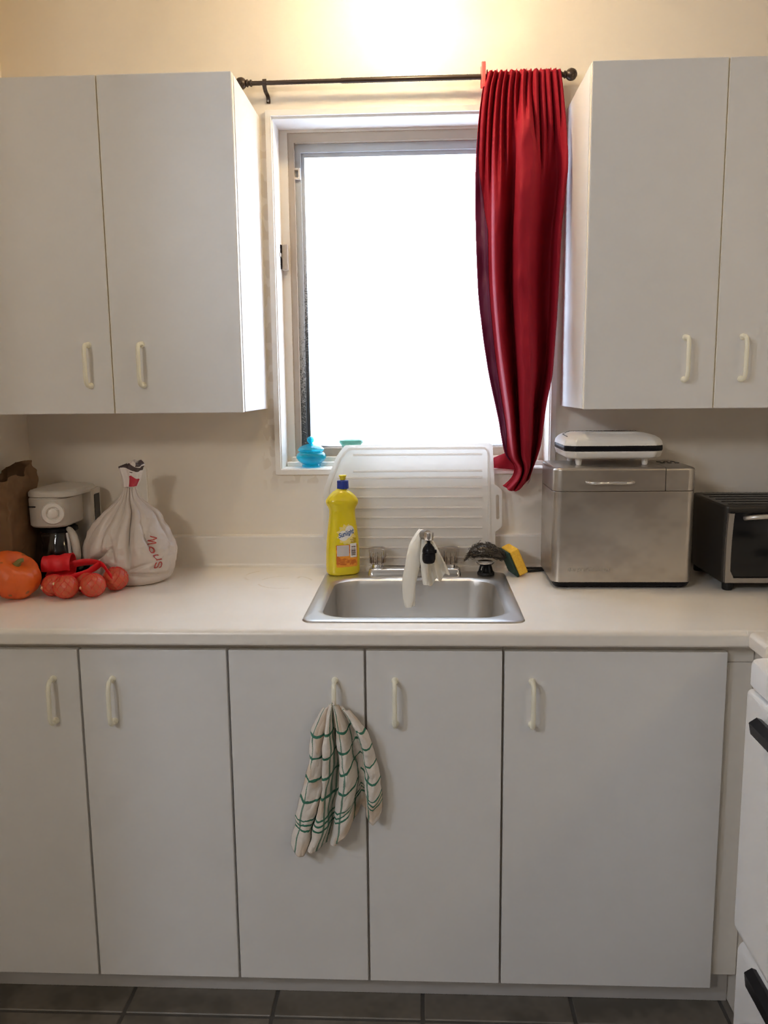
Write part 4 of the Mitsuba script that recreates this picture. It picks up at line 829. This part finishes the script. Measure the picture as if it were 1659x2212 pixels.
# clementines in a red net
FR = [(-0.9075, -0.3555, 0.0275, 'nearest the pumpkin'), (-0.8665, -0.378, 0.0295, 'second from the pumpkin'), (-0.8060, -0.362, 0.0300, 'third from the pumpkin, pale tip'), (-0.7745, -0.2940, 0.0305, 'touching the grocery bag'), (-0.8450, -0.316, 0.0270, 'at the back under the band')]
nets = []
for i, (x, y, r, where) in enumerate(FR):
    m = arr(trimesh.creation.icosphere(4, 1.0)); v = np.array(m.vertices); v = v * [1, 1, 0.95] * r * (1 + 0.05 * (meshkit.noise(v * 2.2 + i * 7, 3)[:, None] - 0.5) + 0.012 * (meshkit.noise(v * 16 + i, 4)[:, None] - 0.5))
    dimple = np.exp(-((v[:, 0] / r + 0.75) ** 2 + (v[:, 1] / r + 0.5) ** 2 + (v[:, 2] / r) ** 2) / 0.05); v *= 1 - 0.06 * dimple[:, None]
    z0 = v[:, 2].min(); c = np.array([x, y, 0.9165 - z0]); m.vertices = v + c
    k = 'clementine' if i == 0 else f'clementine_{i:03d}'
    add(k + '__peel', m, 'm_fruit', smooth=True)
    dd = np.array([-0.80, -0.55, -0.12 if i != 1 else 0.4]); dd /= np.linalg.norm(dd)
    tip = arr(trimesh.creation.icosphere(2, 0.0045)); tip.apply_translation(c + dd * (r * 0.93)); add(k + '__stem_end', tip, 'm_fruit_tip', smooth=True)
    tag(k, 'orange clementine in red net, ' + where, 'fruit', 'clementines in a red net')
    for q in range(10):                              # net cords over the fruit
        for sgn in (1, -1):
            w = np.linspace(-1.25, 1.45, 16); ang = q * 2 * np.pi / 10 + sgn * w * 0.8
            rr = (r * 1.012 + 0.0006); nets.append(tube(np.stack([c[0] + rr * np.cos(w) * np.cos(ang), c[1] + rr * np.cos(w) * np.sin(ang), np.maximum(c[2] + rr * 0.95 * np.sin(w), 0.9152)], 1), 0.00036, 4))
add('fruit_net__mesh', trimesh.util.concatenate(nets), 'm_net', smooth=60, kind='stuff', label='fine red mesh cords over the fruit')
def bandm(P, hw, th=0.0022, n=60):
    P = spline(P, n); out = []
    for q in np.linspace(-1, 1, 9):
        out.append(P + np.array([0, -0.35, 1.0]) * hw * q * (1 + 0.12 * np.sin(np.linspace(0, 9, n)))[:, None] + np.array([0, -0.003, 0]) * (1 - q * q))
    return sheet(np.array(out).transpose(1, 0, 2), th)
roll = []
s_, t_ = np.meshgrid(np.linspace(0, 1, 50), np.linspace(0, 1, 40)); x = -0.960 + 0.074 * s_
aa = -0.4 + t_ * 5.0; rad = 0.025 + 0.0035 * s_ + 0.0012 * np.sin(5 * s_ + 5 * t_) + 0.0012 * np.sin(14 * s_ + 9 * t_)
roll = sheet(np.stack([x, -0.285 - rad * 0.72 * np.cos(aa), 0.977 + 0.006 * (s_ - 0.5) + rad * 1.0 * np.sin(aa)], -1), 0.003)
add('fruit_net__label_band', roll, 'm_net', smooth=60, label='wide red band of the net')
add('fruit_net__strap', join(bandm([(-0.896, -0.285, 0.978), (-0.868, -0.278, 0.983), (-0.838, -0.276, 0.985), (-0.815, -0.284, 0.982), (-0.797, -0.300, 0.974), (-0.783, -0.316, 0.964), (-0.772, -0.322, 0.955)], 0.0080), bandm([(-0.815, -0.286, 0.981), (-0.828, -0.304, 0.972), (-0.842, -0.320, 0.966), (-0.856, -0.334, 0.962), (-0.868, -0.346, 0.958)], 0.0075)), 'm_net', smooth=60, label='red strap loops of the net')
tag('fruit_net', 'red mesh fruit net with straps lying in front of the coffee maker', 'net bag')

# ------------------------------------------------------------------ dish towel on the handle
TZ = [0.768, 0.7596, 0.734, 0.6775, 0.6256, 0.5733, 0.5203, 0.4668, 0.4257]
TL = [-0.194, -0.2002, -0.2184, -0.2413, -0.2475, -0.2568, -0.2701, -0.2826, -0.2955]
TR = [-0.180, -0.1738, -0.1499, -0.1165, -0.1043, -0.0951, -0.0915, -0.0945, -0.0985]
tl, tr = PI(TZ[::-1], TL[::-1]), PI(TZ[::-1], TR[::-1])
tk = [(0.0, 0.006), (0.06, -0.012), (0.13, -0.020), (0.20, -0.010), (0.235, 0.008), (0.255, 0.004), (0.25, -0.014), (0.30, -0.024), (0.36, -0.012), (0.40, 0.010), (0.46, 0.012), (0.475, -0.006), (0.53, -0.022), (0.60, -0.026), (0.655, -0.012), (0.68, 0.010), (0.76, 0.013), (0.83, 0.012), (0.85, -0.008), (0.90, -0.018), (0.96, -0.012), (1.0, 0.006)]
NS2, NT2 = 170, 110
Ct = catmull(tk, NS2); S = np.linspace(0, 1, NS2); Vt = np.zeros((NT2, NS2, 3)); UVt = np.zeros((NT2, NS2, 2))
bot = np.interp(Ct[:, 0], [0, 0.2, 0.33, 0.40, 0.5, 0.60, 0.68, 0.76, 0.84, 0.92, 1.0], [0.424, 0.424, 0.428, 0.430, 0.438, 0.462, 0.480, 0.520, 0.505, 0.486, 0.500])
for i, t in enumerate(np.linspace(0, 1, NT2)):
    z = 0.764 + (bot - 0.764) * t - 0.020 * np.abs(Ct[:, 0] - 0.45) * (1 - t) * 2
    g = np.clip(t / 0.25, 0, 1); g = g * g * (3 - 2 * g)
    l, r_ = tl(np.clip(z, 0.4257, 0.768)), tr(np.clip(z, 0.4257, 0.768))
    x = l + (r_ - l) * Ct[:, 0]
    amp = 0.4 + 1.0 * g
    y = -0.640 + Ct[:, 1] * amp + 0.002 * np.sin(11 * S + 9 * t) - 0.010 * (1 - g) * np.cos((Ct[:, 0] - 0.5) * 3) + 0.010 * t
    nz = np.stack([Ct[:, 0] * 9, np.full(NS2, t * 7), np.full(NS2, 3.0)], 1)
    x = x + (meshkit.fbm(nz, 2, 31) - 0.5) * 0.012 * g; y = y + (meshkit.fbm(nz * 1.6, 3, 32) - 0.5) * 0.022 * g; z = z + (meshkit.fbm(nz * 0.8, 2, 33) - 0.5) * 0.022 * g
    Vt[i] = np.stack([x, np.minimum(y, -0.611), z], -1); UVt[i, :, 0] = S; UVt[i, :, 1] = t
tw = sheet(Vt, 0.0035)
add('dish_towel', tw, 'm_towel', smooth=True, uv=np.vstack([UVt.reshape(-1, 2)] * 2), label='cream dish towel with green check stripes hanging from a sink cabinet handle', cat='towel')

# ------------------------------------------------------------------ stove at the right edge (front faces the room, to the left)
fx, ya, yb = 0.646, -0.7200, -1.480
add('stove__body', cbox(fx + 0.018, XR - 0.01, yb, ya - 0.001, 0.055, 0.835, 0.003), 'm_enamel')
for x in (fx + 0.06, XR - 0.06):
    for y in (ya - 0.05, yb + 0.05):
        add('stove__foot', lathe([(0.016, 0.0003), (0.018, 0.003), (0.018, 0.0555)], 16, (x, y, 0)), 'm_rubber')
# local profile across x-z for door and drawer, extruded along y
def frontpanel(z0, z1, r0, r1, x0=fx):
    p = [(fx + 0.019, z0), (fx + 0.019, z1)]
    for k in range(7):
        q = math.radians(90 * k / 6); p.append((x0 - 0.011 + r1 * (1 - math.sin(q)), z1 - r1 * (1 - math.cos(q))))
    for k in range(7):
        q = math.radians(90 * k / 6); p.append((x0 - 0.011 + r0 * (1 - math.cos(q)), z0 + r0 * (1 - math.sin(q)) if False else z0 + r0 * (1 - math.sin(q))))
    return sg.Polygon(p).convex_hull
add('stove__oven_door', extrude(frontpanel(0.2940, 0.8250, 0.034, 0.010), 'y', yb + 0.002, ya - 0.002), 'm_enamel', smooth=30)
add('stove__drawer', extrude(frontpanel(0.0700, 0.2880, 0.006, 0.026, fx + 0.010), 'y', yb + 0.002, ya - 0.002), 'm_enamel', smooth=30)
rim_ = rprism((fx - 0.015 + XR - 0.012) / 2, (ya + yb) / 2, XR - 0.012 - fx + 0.015, ya - yb, [(0.8360, 0.004), (0.842, 0.0), (0.880, 0.0), (0.8870, 0.003), (0.8895, 0.009)], 0.028)
rec = rprism((fx - 0.015 + XR - 0.012) / 2, (ya + yb) / 2, XR - 0.012 - fx + 0.015 - 0.050, ya - yb - 0.050, [(0.8800, 0.0), (0.91, 0.0)], 0.02)
add('stove__cooktop', diff(rim_, rec), 'm_enamel', smooth=30)
add('stove__cooktop__pan', cbox(fx + 0.018, XR - 0.045, yb + 0.03, ya - 0.03, 0.8796, 0.8812, 0.0005), 'm_enamel_top', label='cream recessed cooktop surface')
for i, (x, y) in enumerate(((0.80, -0.91), (0.80, -1.29), (1.12, -0.91), (1.12, -1.29))):
    sp3 = [(x + (0.015 + 0.0105 * q) * math.cos(2 * math.pi * q), y + (0.015 + 0.0105 * q) * math.sin(2 * math.pi * q), 0.888) for q in np.linspace(0, 6, 130)]
    add('stove__burner', tube(sp3, 0.0042, 7), 'm_black', smooth=50)
for key, z, x, h in (('stove__oven_door__handle', 0.782, 0.619, 0.016), ('stove__drawer__handle', 0.262, 0.638, 0.020)):
    p = sg.Polygon([(x - 0.006, z - h), (x + 0.012, z - h + 0.004), (x + 0.014, z + h - 0.004), (x + 0.004, z + h), (x - 0.010, z + h - 0.010)])
    bar = extrude(p, 'y', yb + 0.06, -0.800)
    ms = [bar] + [cbox(x + 0.005, fx - 0.009 if 'oven' in key else fx + 0.003, y - 0.02, y + 0.02, z - 0.010, z + 0.010, 0.002) for y in (-0.86, yb + 0.12)]
    add(key, join(*ms), 'm_black', label='black bar handle')
tag('stove', 'white kitchen stove with black handles at the right edge, facing left', 'stove')
